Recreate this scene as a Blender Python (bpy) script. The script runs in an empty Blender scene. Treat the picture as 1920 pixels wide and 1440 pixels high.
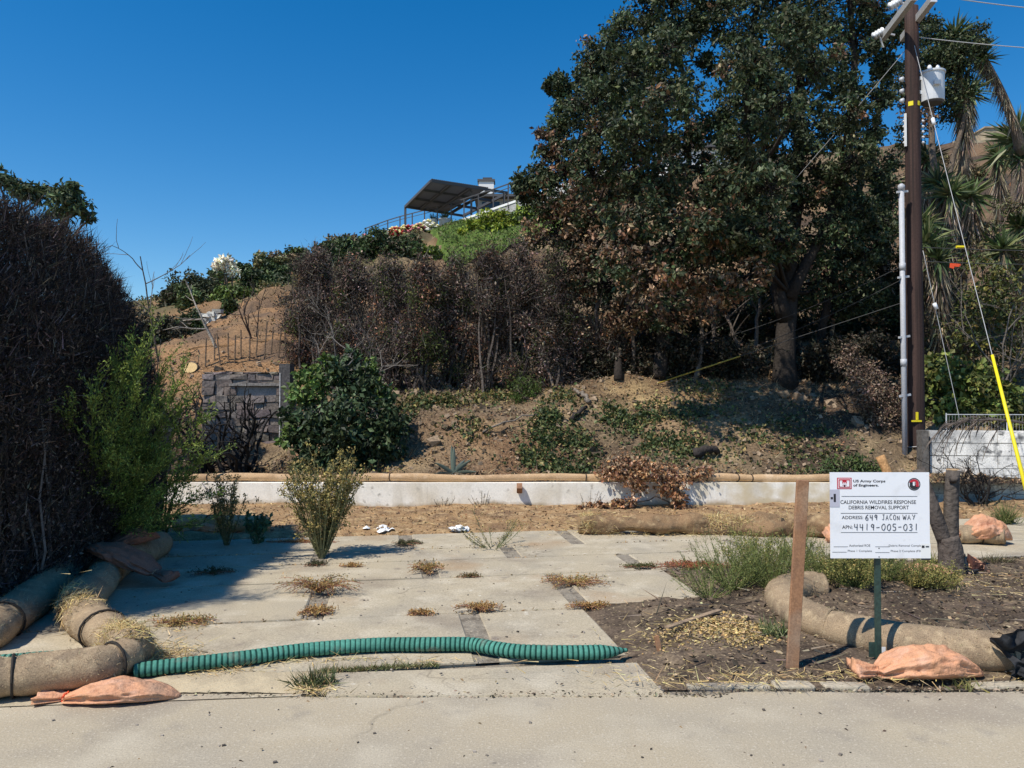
import bpy, math
import numpy as np
from mathutils import Vector, Matrix
R = math.radians
sc = bpy.context.scene
C = sc.collection

# ------------------------------------------------------------------ camera
EYE, FPX, PITCH = 1.63, 1443.0, math.atan(30 / 1443)
cd = bpy.data.cameras.new('camera')
cam = bpy.data.objects.new('camera', cd); C.objects.link(cam)
cd.sensor_width = 36; cd.lens = 36 * FPX / 1920
cd.clip_start = .05; cd.clip_end = 2000
cam.location = (0, 0, EYE); cam.rotation_euler = (R(90) + PITCH, 0, 0)
sc.camera = cam
# ------------------------------------------------------------------ light
SUN_EL, SUN_AZ = R(55), R(38)          # light travels towards +x, turned SUN_AZ to +y
sdir = Vector((math.cos(SUN_AZ) * math.cos(SUN_EL), math.sin(SUN_AZ) * math.cos(SUN_EL), -math.sin(SUN_EL)))
w = bpy.data.worlds.new('World'); sc.world = w; w.use_nodes = True
nt = w.node_tree
sky = nt.nodes.new('ShaderNodeTexSky'); sky.sky_type = 'NISHITA'; sky.sun_disc = False
sky.sun_elevation = SUN_EL; sky.sun_rotation = math.atan2(-sdir.x, -sdir.y)
sky.altitude = 300; sky.air_density = 1.0; sky.dust_density = 0.2; sky.ozone_density = 2.5
bg = nt.nodes['Background']; bg.inputs[1].default_value = .105
hs = nt.nodes.new('ShaderNodeHueSaturation'); hs.inputs['Hue'].default_value = .5; hs.inputs['Saturation'].default_value = 1.44; hs.inputs['Value'].default_value = 1.2
nt.links.new(sky.outputs[0], hs.inputs['Color']); nt.links.new(hs.outputs[0], bg.inputs[0])
sl = bpy.data.lights.new('sun', 'SUN'); sl.energy = 4.6; sl.angle = R(.5); sl.color = (1, .935, .83)
so = bpy.data.objects.new('sun', sl); C.objects.link(so)
so.rotation_euler = sdir.to_track_quat('-Z', 'Y').to_euler()
vs = sc.view_settings
vs.view_transform = 'Standard'; vs.look = 'None'; vs.gamma = 1; vs.use_curve_mapping = False
vs.exposure = 0.17

# ------------------------------------------------------------------ helpers
CA, SA = math.cos(PITCH), math.sin(PITCH)
def P(px, py, d):
    """world point on the photo's ray through a pixel at distance y = d"""
    cx, cy = (px - 960) / FPX, (720 - py) / FPX
    fw, up = CA - cy * SA, SA + cy * CA
    t = d / fw
    return np.array((cx * t, d, EYE + up * t))
def G(px, py, z=0.):
    cx, cy = (px - 960) / FPX, (720 - py) / FPX
    fw, up = CA - cy * SA, SA + cy * CA
    t = (z - EYE) / up
    return np.array((cx * t, fw * t, z))
def XP(px, d): return (px - 960) / FPX * d
def nrm(a):
    return a / np.maximum(np.linalg.norm(a, axis=-1, keepdims=True), 1e-9)

_perm = np.random.default_rng(7).random(4096)
def vnoise(x, y, z=0.):
    x, y, z = np.broadcast_arrays(np.asarray(x, float), np.asarray(y, float), np.asarray(z, float))
    xi, yi, zi = np.floor(x).astype(int), np.floor(y).astype(int), np.floor(z).astype(int)
    fx, fy, fz = x - xi, y - yi, z - zi
    s = lambda f: f * f * (3 - 2 * f)
    fx, fy, fz = s(fx), s(fy), s(fz)
    h = lambda a, b, c: _perm[(a * 374761 + b * 668265 + c * 2147483) % 4093]
    def pl(k):
        return (h(xi, yi, zi + k) * (1 - fx) + h(xi + 1, yi, zi + k) * fx) * (1 - fy) + \
               (h(xi, yi + 1, zi + k) * (1 - fx) + h(xi + 1, yi + 1, zi + k) * fx) * fy
    return pl(0) * (1 - fz) + pl(1) * fz
def fbm(x, y, z=0., o=4):
    a, s, t = 1., 0., 0.
    for i in range(o):
        s = s + a * vnoise(np.asarray(x) * 2 ** i + 17 * i, np.asarray(y) * 2 ** i + 5 * i, np.asarray(z) * 2 ** i); t += a; a *= .5
    return s / t

class MB:
    """collects geometry; build() links it as ONE mesh object"""
    def __init__(s): s.v = []; s.f = []; s.c = []; s.n = 0
    def add(s, v, f, col=(1, 1, 1)):
        v = np.asarray(v, float).reshape(-1, 3); col = np.asarray(col, float)
        if col.ndim == 1: col = np.tile(col, (len(v), 1))
        s.v.append(v); s.c.append(col)
        if isinstance(f, np.ndarray): s.f.append(f.astype(np.int64) + s.n)
        else:
            for k in set(len(q) for q in f):
                s.f.append(np.array([q for q in f if len(q) == k], np.int64) + s.n)
        s.n += len(v); return s
    def box(s, c, size, rz=0., rx=0., ry=0., col=(1, 1, 1), jit=0., rng=None):
        h = np.array(size) / 2
        v = np.array([(x, y, z) for x in (-1, 1) for y in (-1, 1) for z in (-1, 1)], float) * h
        if jit and rng is not None: v += rng.normal(0, jit, v.shape)
        m = np.array((Matrix.Rotation(rz, 3, 'Z') @ Matrix.Rotation(ry, 3, 'Y') @ Matrix.Rotation(rx, 3, 'X')))
        v = v @ m.T + np.array(c)
        return s.add(v, np.array([(0, 1, 3, 2), (4, 6, 7, 5), (0, 4, 5, 1), (2, 3, 7, 6), (0, 2, 6, 4), (1, 5, 7, 3)]), col)
    def bar(s, a, b, wd, ht, col=(1, 1, 1)):
        a, b = np.array(a, float), np.array(b, float); d = nrm(b - a)
        u = np.array((0, 0, 1.)) if abs(d[2]) < .95 else np.array((0, 1., 0))
        r = nrm(np.cross(d, u)); u = np.cross(r, d)
        v = [p + r * i * wd / 2 + u * j * ht / 2 for p in (a, b) for i, j in ((-1, -1), (1, -1), (1, 1), (-1, 1))]
        return s.add(v, np.array([(3, 2, 1, 0), (4, 5, 6, 7), (0, 1, 5, 4), (1, 2, 6, 5), (2, 3, 7, 6), (3, 0, 4, 7)]), col)
    def tube(s, pts, rad, n=6, col=(1, 1, 1), cap=True, sq=None, shape=None):
        pts = np.asarray(pts, float); m = len(pts)
        rad = np.broadcast_to(np.asarray(rad, float), (m,))
        t = nrm(np.gradient(pts, axis=0))
        u = np.zeros((m, 3)); a = np.array((0, 0, 1.)) if abs(t[0][2]) < .9 else np.array((0, 1., 0))
        u[0] = nrm(a - t[0] * np.dot(a, t[0]))
        for i in range(1, m):
            q = u[i - 1] - t[i] * np.dot(u[i - 1], t[i]); u[i] = nrm(q)
        b = np.cross(t, u)
        th = np.arange(n) / n * 2 * np.pi
        rr = rad[:, None] * (np.ones((m, n)) if shape is None else shape)
        v = pts[:, None] + u[:, None] * (np.cos(th)[None, :, None] * rr[..., None]) + b[:, None] * (np.sin(th)[None, :, None] * rr[..., None])
        if sq is not None: v[..., 2] = pts[:, None, 2] + (v[..., 2] - pts[:, None, 2]) * sq
        i, j = np.meshgrid(np.arange(m - 1), np.arange(n), indexing='ij'); k = (j + 1) % n
        f = np.stack([i * n + j, i * n + k, (i + 1) * n + k, (i + 1) * n + j], -1).reshape(-1, 4)
        col = np.asarray(col, float)
        if col.ndim == 2: col = np.repeat(col, n, 0)
        s.add(v.reshape(-1, 3), f, col)
        if cap:
            o = s.n - m * n
            s.f.append(np.array([np.arange(n)[::-1]]) + o); s.f.append(np.array([np.arange(n)]) + o + (m - 1) * n)
        return s
    def grid(s, V, col=(1, 1, 1), close=False):
        m, n = V.shape[:2]
        i, j = np.meshgrid(np.arange(m - 1), np.arange(n if close else n - 1), indexing='ij'); k = (j + 1) % n
        f = np.stack([i * n + j, i * n + k, (i + 1) * n + k, (i + 1) * n + j], -1).reshape(-1, 4)
        col = np.asarray(col, float)
        return s.add(V.reshape(-1, 3), f, col.reshape(-1, 3) if col.ndim > 1 else col)
    def leaves(s, p, size, rng, col, aspect=.5, bias=(0, 0, 0), bw=0., dirs=None):
        p = np.asarray(p, float); n = len(p)
        if n == 0: return s
        d = nrm(rng.normal(size=(n, 3))) if dirs is None else nrm(dirs)
        if bw: d = nrm(d + np.array(bias) * bw)
        q = nrm(np.cross(d, rng.normal(size=(n, 3)))); nn = np.cross(d, q)
        z = np.broadcast_to(np.asarray(size, float), (n,))[:, None]
        a = p + d * z * .5 + q * z * aspect / 2 + nn * z * .12
        b = p + d * z * .5 - q * z * aspect / 2 + nn * z * .12
        v = np.stack([p, a, p + d * z, b], 1).reshape(-1, 3)
        col = np.asarray(col, float)
        if col.ndim == 2: col = np.repeat(col, 4, 0)
        return s.add(v, np.arange(4 * n).reshape(-1, 4), col)
    def spikes(s, p, d, L, wd, rng, col):
        p = np.asarray(p, float); n = len(p)
        if n == 0: return s
        d = nrm(d); q = nrm(np.cross(d, rng.normal(size=(n, 3))))
        L = np.broadcast_to(np.asarray(L, float), (n,))[:, None]; wd = np.broadcast_to(np.asarray(wd, float), (n,))[:, None]
        v = np.stack([p - q * wd / 2, p + q * wd / 2, p + d * L], 1).reshape(-1, 3)
        col = np.asarray(col, float)
        if col.ndim == 2: col = np.repeat(col, 3, 0)
        return s.add(v, np.arange(3 * n).reshape(-1, 3), col)
    def mesh(s, name, smooth=False):
        me = bpy.data.meshes.new(name)
        v = np.concatenate(s.v); me.vertices.add(len(v)); me.vertices.foreach_set('co', v.ravel())
        idx = np.concatenate([f.ravel() for f in s.f]); tot = np.concatenate([np.full(len(f), f.shape[1]) for f in s.f])
        st = np.concatenate([[0], np.cumsum(tot)[:-1]])
        me.loops.add(len(idx)); me.loops.foreach_set('vertex_index', idx)
        me.polygons.add(len(tot)); me.polygons.foreach_set('loop_start', st); me.polygons.foreach_set('loop_total', tot)
        me.polygons.foreach_set('use_smooth', np.full(len(tot), bool(smooth)))
        ca = me.color_attributes.new('Col', 'FLOAT_COLOR', 'POINT')
        c = np.ones((len(v), 4)); c[:, :3] = np.concatenate(s.c); ca.data.foreach_set('color', c.ravel())
        me.update(calc_edges=True); me.validate()
        return me
    def build(s, name, mat, parent=None, smooth=False, loc=None, kind=None):
        me = s.mesh(name, smooth); me.materials.append(mat)
        return link(name, me, parent, loc, kind)
def link(name, me, parent=None, loc=None, kind=None):
    o = bpy.data.objects.new(name, me); C.objects.link(o)
    if parent is not None: o.parent = parent
    if loc is not None: o.location = loc
    if kind: o['kind'] = kind
    return o
def tag(o, label, cat, group=None):
    o['label'] = label; o['category'] = cat
    if group: o['group'] = group
    return o
def thing(name, label, cat, loc=(0, 0, 0), rz=0., group=None):
    o = bpy.data.objects.new(name, None); C.objects.link(o); o.empty_display_size = .1
    o.location = loc; o.rotation_euler = (0, 0, rz)
    return tag(o, label, cat, group)
def structure(o): o['kind'] = 'structure'; return o

def off(mb, b):
    """shift collected geometry so that it is local to base point b"""
    for i in range(len(mb.v)): mb.v[i] = mb.v[i] - np.asarray(b, float)
    return mb

def pal(rng, n, cols, wts=None, jit=.18):
    cols = np.array(cols, float); wts = None if wts is None else np.array(wts, float) / np.sum(wts)
    c = cols[rng.choice(len(cols), n, p=wts)]
    return np.clip(c * np.exp(rng.normal(0, jit, (n, 1))) * np.exp(rng.normal(0, jit * .3, (n, 3))), .002, .95)
def bez(a, b, sag, n=8, rng=None, jit=0.):
    a, b = np.asarray(a, float), np.asarray(b, float); t = np.linspace(0, 1, n)[:, None]
    m = (a + b) / 2 + np.asarray(sag, float)
    p = (1 - t) ** 2 * a + 2 * t * (1 - t) * m + t ** 2 * b
    if rng is not None and jit: p[1:-1] += rng.normal(0, jit, (n - 2, 3))
    return p
def spline(pts, n=60):
    pts = np.asarray(pts, float); m = len(pts)
    q = np.vstack([2 * pts[0] - pts[1], pts, 2 * pts[-1] - pts[-2]]); out = []
    for t in np.linspace(0, m - 1 - 1e-6, n):
        i = int(t); f = t - i; a, b, c, d = q[i:i + 4]
        out.append(.5 * (2 * b + (c - a) * f + (2 * a - 5 * b + 4 * c - d) * f * f + (3 * b - a - 3 * c + d) * f ** 3))
    return np.array(out)

# ------------------------------------------------------------------ materials
def M(name, base=None, rough=.8, spec=.3, bump=0., bscale=30., bdet=4., mix=None, mscale=4., mlo=.35, mhi=.65, attr=False, transl=0., extra=None, fine=None, obj=False):
    m = bpy.data.materials.new(name); m.use_nodes = True; t = m.node_tree; N, L = t.nodes, t.links
    b = N['Principled BSDF']; b.inputs['Roughness'].default_value = rough; b.inputs['Specular IOR Level'].default_value = spec
    geo = N.new('ShaderNodeNewGeometry'); pos = geo.outputs['Position']
    if obj: pos = N.new('ShaderNodeTexCoord').outputs['Object']
    def noise(s, det=5., dist=0.):
        n = N.new('ShaderNodeTexNoise'); n.inputs['Scale'].default_value = s; n.inputs['Detail'].default_value = det
        n.inputs['Distortion'].default_value = dist; L.new(pos, n.inputs['Vector']); return n.outputs[0]
    def ramp(src, lo, hi):
        r = N.new('ShaderNodeMapRange'); r.inputs[1].default_value = lo; r.inputs[2].default_value = hi; L.new(src, r.inputs[0]); return r.outputs[0]
    def mixc(f, a, c2, mode='MIX'):
        x = N.new('ShaderNodeMix'); x.data_type = 'RGBA'; x.blend_type = mode
        if isinstance(f, float): x.inputs[0].default_value = f
        else: L.new(f, x.inputs[0])
        for i, v in ((6, a), (7, c2)):
            if isinstance(v, tuple): x.inputs[i].default_value = (*v, 1)
            else: L.new(v, x.inputs[i])
        return x.outputs[2]
    if attr:
        at = N.new('ShaderNodeAttribute'); at.attribute_name = 'Col'; col = at.outputs['Color']
        if base: col = mixc(1., col, base, 'MULTIPLY')
    else:
        rgb = N.new('ShaderNodeRGB'); rgb.outputs[0].default_value = (*base, 1); col = rgb.outputs[0]
    for mx in (mix or []):
        c2, s, lo, hi = mx[:4]
        col = mixc(ramp(noise(s, mx[4] if len(mx) > 4 else 6., mx[5] if len(mx) > 5 else 0.), lo, hi), col, c2)
    if fine:                                   # fine value grain
        amt, s = fine
        r = N.new('ShaderNodeMapRange'); r.inputs[1].default_value = .3; r.inputs[2].default_value = .7
        r.inputs[3].default_value = 1 - amt; r.inputs[4].default_value = 1 + amt; L.new(noise(s, 3.), r.inputs[0])
        cmb = N.new('ShaderNodeCombineColor')
        for i in range(3): L.new(r.outputs[0], cmb.inputs[i])
        col = mixc(1., col, cmb.outputs[0], 'MULTIPLY')
    if extra: col = extra(N, L, pos, noise, ramp, mixc, col)
    L.new(col, b.inputs['Base Color'])
    if bump:
        bp = N.new('ShaderNodeBump'); bp.inputs['Strength'].default_value = min(1., bump * 2); bp.inputs['Distance'].default_value = bump * .05
        L.new(noise(bscale, bdet), bp.inputs['Height']); L.new(bp.outputs[0], b.inputs['Normal'])
    if transl:
        tr = N.new('ShaderNodeBsdfTranslucent'); L.new(col, tr.inputs[0]); mx = N.new('ShaderNodeMixShader'); mx.inputs[0].default_value = transl
        L.new(b.outputs[0], mx.inputs[1]); L.new(tr.outputs[0], mx.inputs[2]); L.new(mx.outputs[0], N['Material Output'].inputs[0])
    return m

def cracks(scale, width, colr, amt=1.):
    def fn(N, L, pos, noise, ramp, mixc, col):
        dn = N.new('ShaderNodeTexNoise'); dn.inputs['Scale'].default_value = scale * 2.5; dn.inputs['Detail'].default_value = 6; L.new(pos, dn.inputs['Vector'])
        ad = N.new('ShaderNodeVectorMath'); ad.operation = 'MULTIPLY_ADD'; ad.inputs[1].default_value = (.55 / scale,) * 3
        L.new(dn.outputs[1], ad.inputs[0]); L.new(pos, ad.inputs[2])
        v = N.new('ShaderNodeTexVoronoi'); v.feature = 'DISTANCE_TO_EDGE'; v.inputs['Scale'].default_value = scale; L.new(ad.outputs[0], v.inputs['Vector'])
        f = ramp(v.outputs['Distance'], width, 0.)
        g = N.new('ShaderNodeMath'); g.operation = 'MULTIPLY'; L.new(f, g.inputs[0]); L.new(ramp(noise(scale * 1.3, 2.), .45, .62), g.inputs[1])
        h = N.new('ShaderNodeMath'); h.operation = 'MULTIPLY'; L.new(g.outputs[0], h.inputs[0]); h.inputs[1].default_value = amt
        return mixc(h.outputs[0], col, colr)
    return fn
MT = {}
MT['street'] = M('street_concrete', (.415, .35, .248), .9, .2, bump=.16, bscale=60, mix=[((.34, .30, .235), 1.1, .42, .72), ((.49, .43, .325), 2.3, .5, .8), ((.255, .21, .165), .55, .53, .68), ((.27, .235, .19), 3.3, .62, .8), ((.50, .44, .34), 60, .58, .72, 2.), ((.25, .22, .175), 75, .62, .78, 2.), ((.16, .14, .12), 9., .71, .78)], fine=(.17, 130), extra=cracks(.38, .009, (.15, .13, .10), .9))
MT['slab'] = M('slab_concrete', (.435, .37, .262), .9, .2, bump=.09, bscale=45, mix=[((.36, .315, .24), 1.7, .45, .72), ((.54, .475, .36), 3.1, .5, .78), ((.25, .205, .155), 1.2, .54, .76), ((.34, .225, .13), .9, .58, .76), ((.24, .20, .16), 6., .62, .78), ((.60, .55, .45), 13., .66, .76), ((.16, .13, .10), 17., .71, .79)], fine=(.2, 90), extra=cracks(.6, .007, (.19, .155, .115), .75))
MT['soil'] = M('bare_soil', (.14, .104, .074), .95, .1, bump=.4, bscale=22, mix=[((.07, .052, .038), 2.2, .42, .62), ((.24, .18, .115), 5., .54, .76), ((.036, .028, .023), 11., .56, .72), ((.40, .31, .19), 38., .62, .72, 2.)], fine=(.35, 60))
MT['joint'] = M('joint_grit', (.27, .235, .185), .95, .1, bump=.3, bscale=60, mix=[((.16, .135, .105), 9., .45, .65), ((.42, .36, .27), 40., .55, .7)])
MT['mulch'] = M('mulch', (.34, .215, .11), .95, .1, bump=.35, bscale=30, mix=[((.19, .12, .07), 3., .42, .66), ((.44, .31, .17), 9., .5, .7), ((.09, .065, .045), 24., .6, .72)], fine=(.35, 70))
MT['hill'] = M('hill_soil', None, .95, .1, bump=.5, bscale=14, attr=True, mix=[], fine=(.42, 26))
MT['sand'] = M('sand', (.50, .41, .27), .95, .1, bump=.2, bscale=70, mix=[((.38, .31, .21), 5., .45, .7)], fine=(.15, 150))
MT['leaf'] = M('leaf', None, .55, .3, attr=True, transl=.16)
MT['drift'] = M('dry_leaf', None, .85, .15, attr=True, transl=.08)
MT['wood'] = M('bark', None, .9, .1, attr=True, bump=.4, bscale=30, fine=(.3, 22))
MT['char'] = M('charred_bark', (.022, .02, .019), .85, .25, bump=.3, bscale=40, fine=(.4, 30))
MT['straw'] = M('straw', None, .7, .3, attr=True)
MT['burlap'] = M('burlap', (.335, .245, .155), .95, .1, bump=.16, bscale=90, mix=[((.22, .165, .11), 6., .42, .7), ((.43, .33, .21), 14., .52, .74), ((.15, .12, .09), 2.2, .6, .8)], fine=(.3, 160))
MT['burlap2'] = M('pale_burlap', (.50, .335, .19), .95, .1, bump=.16, bscale=60, mix=[((.33, .22, .13), 3., .48, .74), ((.58, .42, .27), 8., .52, .74)], fine=(.2, 90))
MT['burlap3'] = M('torn_burlap', (.26, .165, .09), .95, .1, bump=.3, bscale=30, mix=[((.15, .10, .06), 5., .42, .66), ((.38, .27, .15), 9., .5, .72)], fine=(.3, 120))
MT['cord'] = M('black_cord', (.035, .03, .026), .8, .2)
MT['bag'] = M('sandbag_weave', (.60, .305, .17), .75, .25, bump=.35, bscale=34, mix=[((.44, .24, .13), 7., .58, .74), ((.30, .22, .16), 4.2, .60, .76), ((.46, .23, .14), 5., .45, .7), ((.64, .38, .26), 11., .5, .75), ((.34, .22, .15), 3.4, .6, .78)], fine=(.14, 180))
MT['bagdark'] = M('dark_sandbag', (.30, .135, .09), .8, .2, bump=.1, bscale=120, mix=[((.2, .11, .08), 5., .45, .7)], fine=(.25, 120))  # darker, slightly redder copy of the sandbag colour
MT['hose'] = M('green_hose', None, .85, .15, attr=True, bump=.06, bscale=120, mix=[((.16, .19, .15), 7., .58, .76)], fine=(.18, 60))
MT['pine'] = M('stake_wood', (.33, .175, .095), .85, .2, bump=.12, bscale=40, mix=[((.22, .12, .075), 7., .45, .68), ((.37, .28, .2), 2.4, .55, .8)], fine=(.2, 90))
MT['greywood'] = M('weathered_wood', (.32, .23, .15), .9, .15, bump=.15, bscale=40, mix=[((.2, .15, .11), 9., .45, .68)], fine=(.25, 70))
MT['cutwood'] = M('cut_wood', (.60, .42, .2), .85, .2, fine=(.2, 40))
MT['signwhite'] = M('sign_plastic', (.83, .84, .87), .5, .35, mix=[((.62, .62, .63), 7., .62, .86), ((.70, .70, .70), 26., .66, .8)])
MT['ink'] = M('print_ink', (.035, .035, .04), .6, .2)
MT['marker'] = M('marker_ink', (.05, .055, .07), .6, .2)
MT['signred'] = M('sign_red', (.50, .03, .05), .5, .3)
MT['sticker'] = M('grey_sticker', (.5, .5, .58), .5, .3)
MT['greenpaint'] = M('green_paint', (.03, .06, .05), .5, .4, fine=(.3, 60))
MT['steel'] = M('galvanised_steel', (.55, .56, .58), .45, .5, mix=[((.4, .41, .42), 9., .45, .7)])
MT['conduit'] = M('grey_conduit', (.44, .45, .48), .5, .4, mix=[((.42, .42, .43), 4., .5, .75)], fine=(.1, 40))
MT['tank'] = M('tank_paint', (.62, .64, .66), .4, .45, mix=[((.52, .53, .54), 5., .5, .8)])
MT['porcelain'] = M('porcelain', (.75, .77, .80), .25, .5)
def grain(N, L, pos, noise, ramp, mixc, col):
    mp = N.new('ShaderNodeMapping'); mp.inputs['Scale'].default_value = (26, 26, .7); L.new(pos, mp.inputs[0])
    n = N.new('ShaderNodeTexNoise'); n.inputs['Scale'].default_value = 1.; n.inputs['Detail'].default_value = 5; L.new(mp.outputs[0], n.inputs['Vector'])
    return mixc(ramp(n.outputs[0], .42, .68), col, (.026, .017, .015))
MT['pole'] = M('creosote_pole', (.062, .036, .030), .8, .25, bump=.15, bscale=25, fine=(.2, 40), extra=grain)
MT['armwood'] = M('crossarm_wood', (.36, .35, .33), .85, .2, fine=(.2, 30))
MT['yellow'] = M('yellow_plastic', (.80, .66, .02), .45, .4)
MT['oldyellow'] = M('tarnished_yellow', (.42, .31, .05), .6, .3, mix=[((.2, .15, .06), 3., .45, .7)])
MT['redtag'] = M('red_tag', (.75, .09, .03), .6, .3)
MT['wire'] = M('wire', (.42, .42, .42), .5, .4)
MT['darkwire'] = M('dark_wire', (.06, .06, .06), .6, .3)
def drip(N, L, pos, noise, ramp, mixc, col):
    mp = N.new('ShaderNodeMapping'); mp.inputs['Scale'].default_value = (3.2, 3.2, .7); L.new(pos, mp.inputs[0])
    n = N.new('ShaderNodeTexNoise'); n.inputs['Scale'].default_value = 1.; n.inputs['Detail'].default_value = 7; L.new(mp.outputs[0], n.inputs['Vector'])
    c1 = mixc(ramp(n.outputs[0], .54, .80), col, (.46, .40, .29))
    sx = N.new('ShaderNodeSeparateXYZ'); L.new(pos, sx.inputs[0])
    ad = N.new('ShaderNodeMath'); ad.operation = 'MULTIPLY_ADD'; L.new(noise(2.6, 6.), ad.inputs[0]); ad.inputs[1].default_value = -.34; L.new(sx.outputs[2], ad.inputs[2])
    c1 = mixc(ramp(ad.outputs[0], -.02, -.10), c1, (.42, .33, .21))
    m2 = N.new('ShaderNodeMath'); m2.operation = 'MULTIPLY'; L.new(ramp(sx.outputs[0], .5, 3.5), m2.inputs[0]); m2.inputs[1].default_value = .9
    return mixc(m2.outputs[0], c1, mixc(ramp(noise(3., 6.), .42, .6), c1, (.62, .52, .34)))
MT['plaster'] = M('white_plaster', (.90, .865, .78), .85, .2, bump=.06, bscale=25, mix=[((.64, .57, .44), 1.2, .50, .74), ((.36, .33, .28), 9., .62, .76), ((.2, .18, .16), 2.6, .68, .78)], fine=(.08, 50), extra=drip)
MT['block'] = M('white_block', (.86, .83, .77), .9, .2, bump=.12, bscale=40, attr=True, mix=[((.40, .40, .39), 2.2, .45, .66), ((.16, .16, .16), 5.5, .57, .70), ((.10, .10, .10), 14., .62, .72)], fine=(.2, 50))
MT['mortar'] = M('mortar', (.28, .265, .25), .95, .1, fine=(.25, 50))
MT['stone'] = M('wall_stone', None, .9, .15, bump=.3, bscale=18, attr=True, fine=(.35, 26))
MT['hillcon'] = M('grey_concrete', (.42, .41, .39), .9, .2, fine=(.2, 6), mix=[((.3, .29, .28), 1., .5, .75)])
MT['white'] = M('white_paint', (.80, .79, .76), .7, .3, fine=(.05, 8))
MT['tan'] = M('tan_stucco', (.46, .38, .26), .9, .2, fine=(.15, 5), mix=[((.36, .29, .2), .8, .45, .7)])
MT['darksteel'] = M('dark_bronze', (.075, .072, .075), .6, .35)
MT['roofdark'] = M('dark_roof', (.10, .098, .10), .7, .3)
MT['glass'] = M('dark_glass', (.03, .035, .045), .1, .5)
MT['black'] = M('black_fabric', (.028, .029, .032), .85, .25, bump=.15, bscale=70, fine=(.35, 40))
MT['paper'] = M('white_plastic', (.82, .82, .80), .6, .3)
MT['kerb'] = M('kerb_concrete', (.42, .365, .275), .9, .2, bump=.1, bscale=40, mix=[((.24, .215, .18), 3., .45, .7)], fine=(.2, 70))
MT['lawn'] = M('lawn_grass', (.085, .135, .028), .9, .15, bump=.5, bscale=5, mix=[((.055, .09, .02), 1.2, .42, .66), ((.15, .17, .05), 4., .56, .75)], fine=(.3, 9))
MT['core'] = M('hedge_core', (.018, .015, .014), 1., .05)  # near-black, standing in for the shade deep inside the hedge

# ------------------------------------------------------------------ terrain
ctrl = [(x, 11.5, .40) for x in (-30, -16, -9, -5, -2, 1, 4, 7, 10, 16, 30)]
ctrl += [(-9, 14, .5), (-6.3, 14, .45), (-4.5, 14, .5), (-16, 14, .5)]
for px, py, d in [(620, 815, 13.4), (750, 765, 14.2), (900, 737, 15), (1100, 727, 15.3), (1300, 715, 15.5), (1450, 722, 15.5), (1600, 722, 15.5), (1720, 740, 15.5), (1900, 770, 15),
                  (360, 740, 15.4), (300, 690, 17), (420, 692, 16), (540, 692, 16.5), (450, 600, 26), (540, 550, 32), (330, 640, 26), (200, 650, 30), (0, 650, 30),
                  (100, 600, 40), (330, 570, 38), (420, 535, 42), (500, 505, 46), (620, 478, 52), (720, 455, 56), (820, 436, 58), (900, 429, 60), (1000, 405, 60),
                  (1150, 350, 55), (1300, 310, 52), (1500, 290, 48), (1700, 275, 45), (1850, 270, 42), (1960, 262, 42),
                  (600, 580, 32), (830, 495, 46), (1000, 520, 34), (1200, 520, 28), (1400, 520, 26), (1600, 500, 26), (1780, 480, 27), (1900, 450, 27),
                  (700, 700, 17.2), (900, 690, 18), (1100, 680, 18), (1300, 660, 18.5), (1500, 660, 18.5), (1700, 640, 18.5), (1900, 620, 19), (2200, 560, 20), (2200, 300, 40)]:
    ctrl.append(tuple(P(px, py, d)))
for px, py, d in [(100, 600, 40), (500, 505, 46), (820, 436, 58), (1150, 350, 55), (1500, 290, 48), (1850, 270, 42), (2200, 280, 42)]:
    a = P(px, py, d); ctrl.append((a[0], a[1] + 22, a[2] + .3)); ctrl.append((a[0] * 1.3, a[1] + 60, a[2] - 1.))
ctrl = np.array(ctrl)
def _k(r2): return .5 * r2 * np.log(r2 + 1e-9)
_n = len(ctrl)
_D = ((ctrl[:, None, :2] - ctrl[None, :, :2]) ** 2).sum(-1)
_A = np.zeros((_n + 3, _n + 3)); _A[:_n, :_n] = _k(_D) + np.eye(_n) * .4
_A[:_n, _n] = 1; _A[:_n, _n + 1:] = ctrl[:, :2]; _A[_n:, :_n] = _A[:_n, _n:].T
_W = np.linalg.solve(_A, np.concatenate([ctrl[:, 2], [0, 0, 0]]))
def H(x, y):
    x, y = np.asarray(x, float), np.asarray(y, float); sh = np.broadcast(x, y).shape
    xx, yy = np.broadcast_to(x, sh).ravel(), np.broadcast_to(y, sh).ravel()
    r = (xx[:, None] - ctrl[None, :, 0]) ** 2 + (yy[:, None] - ctrl[None, :, 1]) ** 2
    z = _k(r) @ _W[:_n] + _W[_n] + _W[_n + 1] * xx + _W[_n + 2] * yy
    f = np.clip((yy - 11.5) / 2., 0, 1)
    z = .38 * (1 - f) + z * f
    a = np.clip((yy - 11.6) / 1.5, .15, 1) * np.clip(yy / 18, .6, 2.)
    z = z + a * ((fbm(xx * .9, yy * .9, 0., 5) - .5) * .55 + (fbm(xx * 4, yy * 4, 3., 3) - .5) * .20)
    return np.maximum(z, .25).reshape(sh)
def Hs(x, y): return float(H(np.array([x]), np.array([y]))[0])
def T(px, d, dz=0.):
    x = XP(px, d); return np.array((x, d, Hs(x, d) + dz))
def hit(px, py, d0=11.7, d1=75):
    ds = np.geomspace(d0, d1, 160); q = np.array([P(px, py, d) for d in ds]); h = H(q[:, 0], q[:, 1])
    i = np.argmax(h >= q[:, 2])
    return np.array((q[i, 0], q[i, 1], h[i])) if (h >= q[:, 2]).any() else np.array((q[-1, 0], q[-1, 1], h[-1]))

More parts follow.
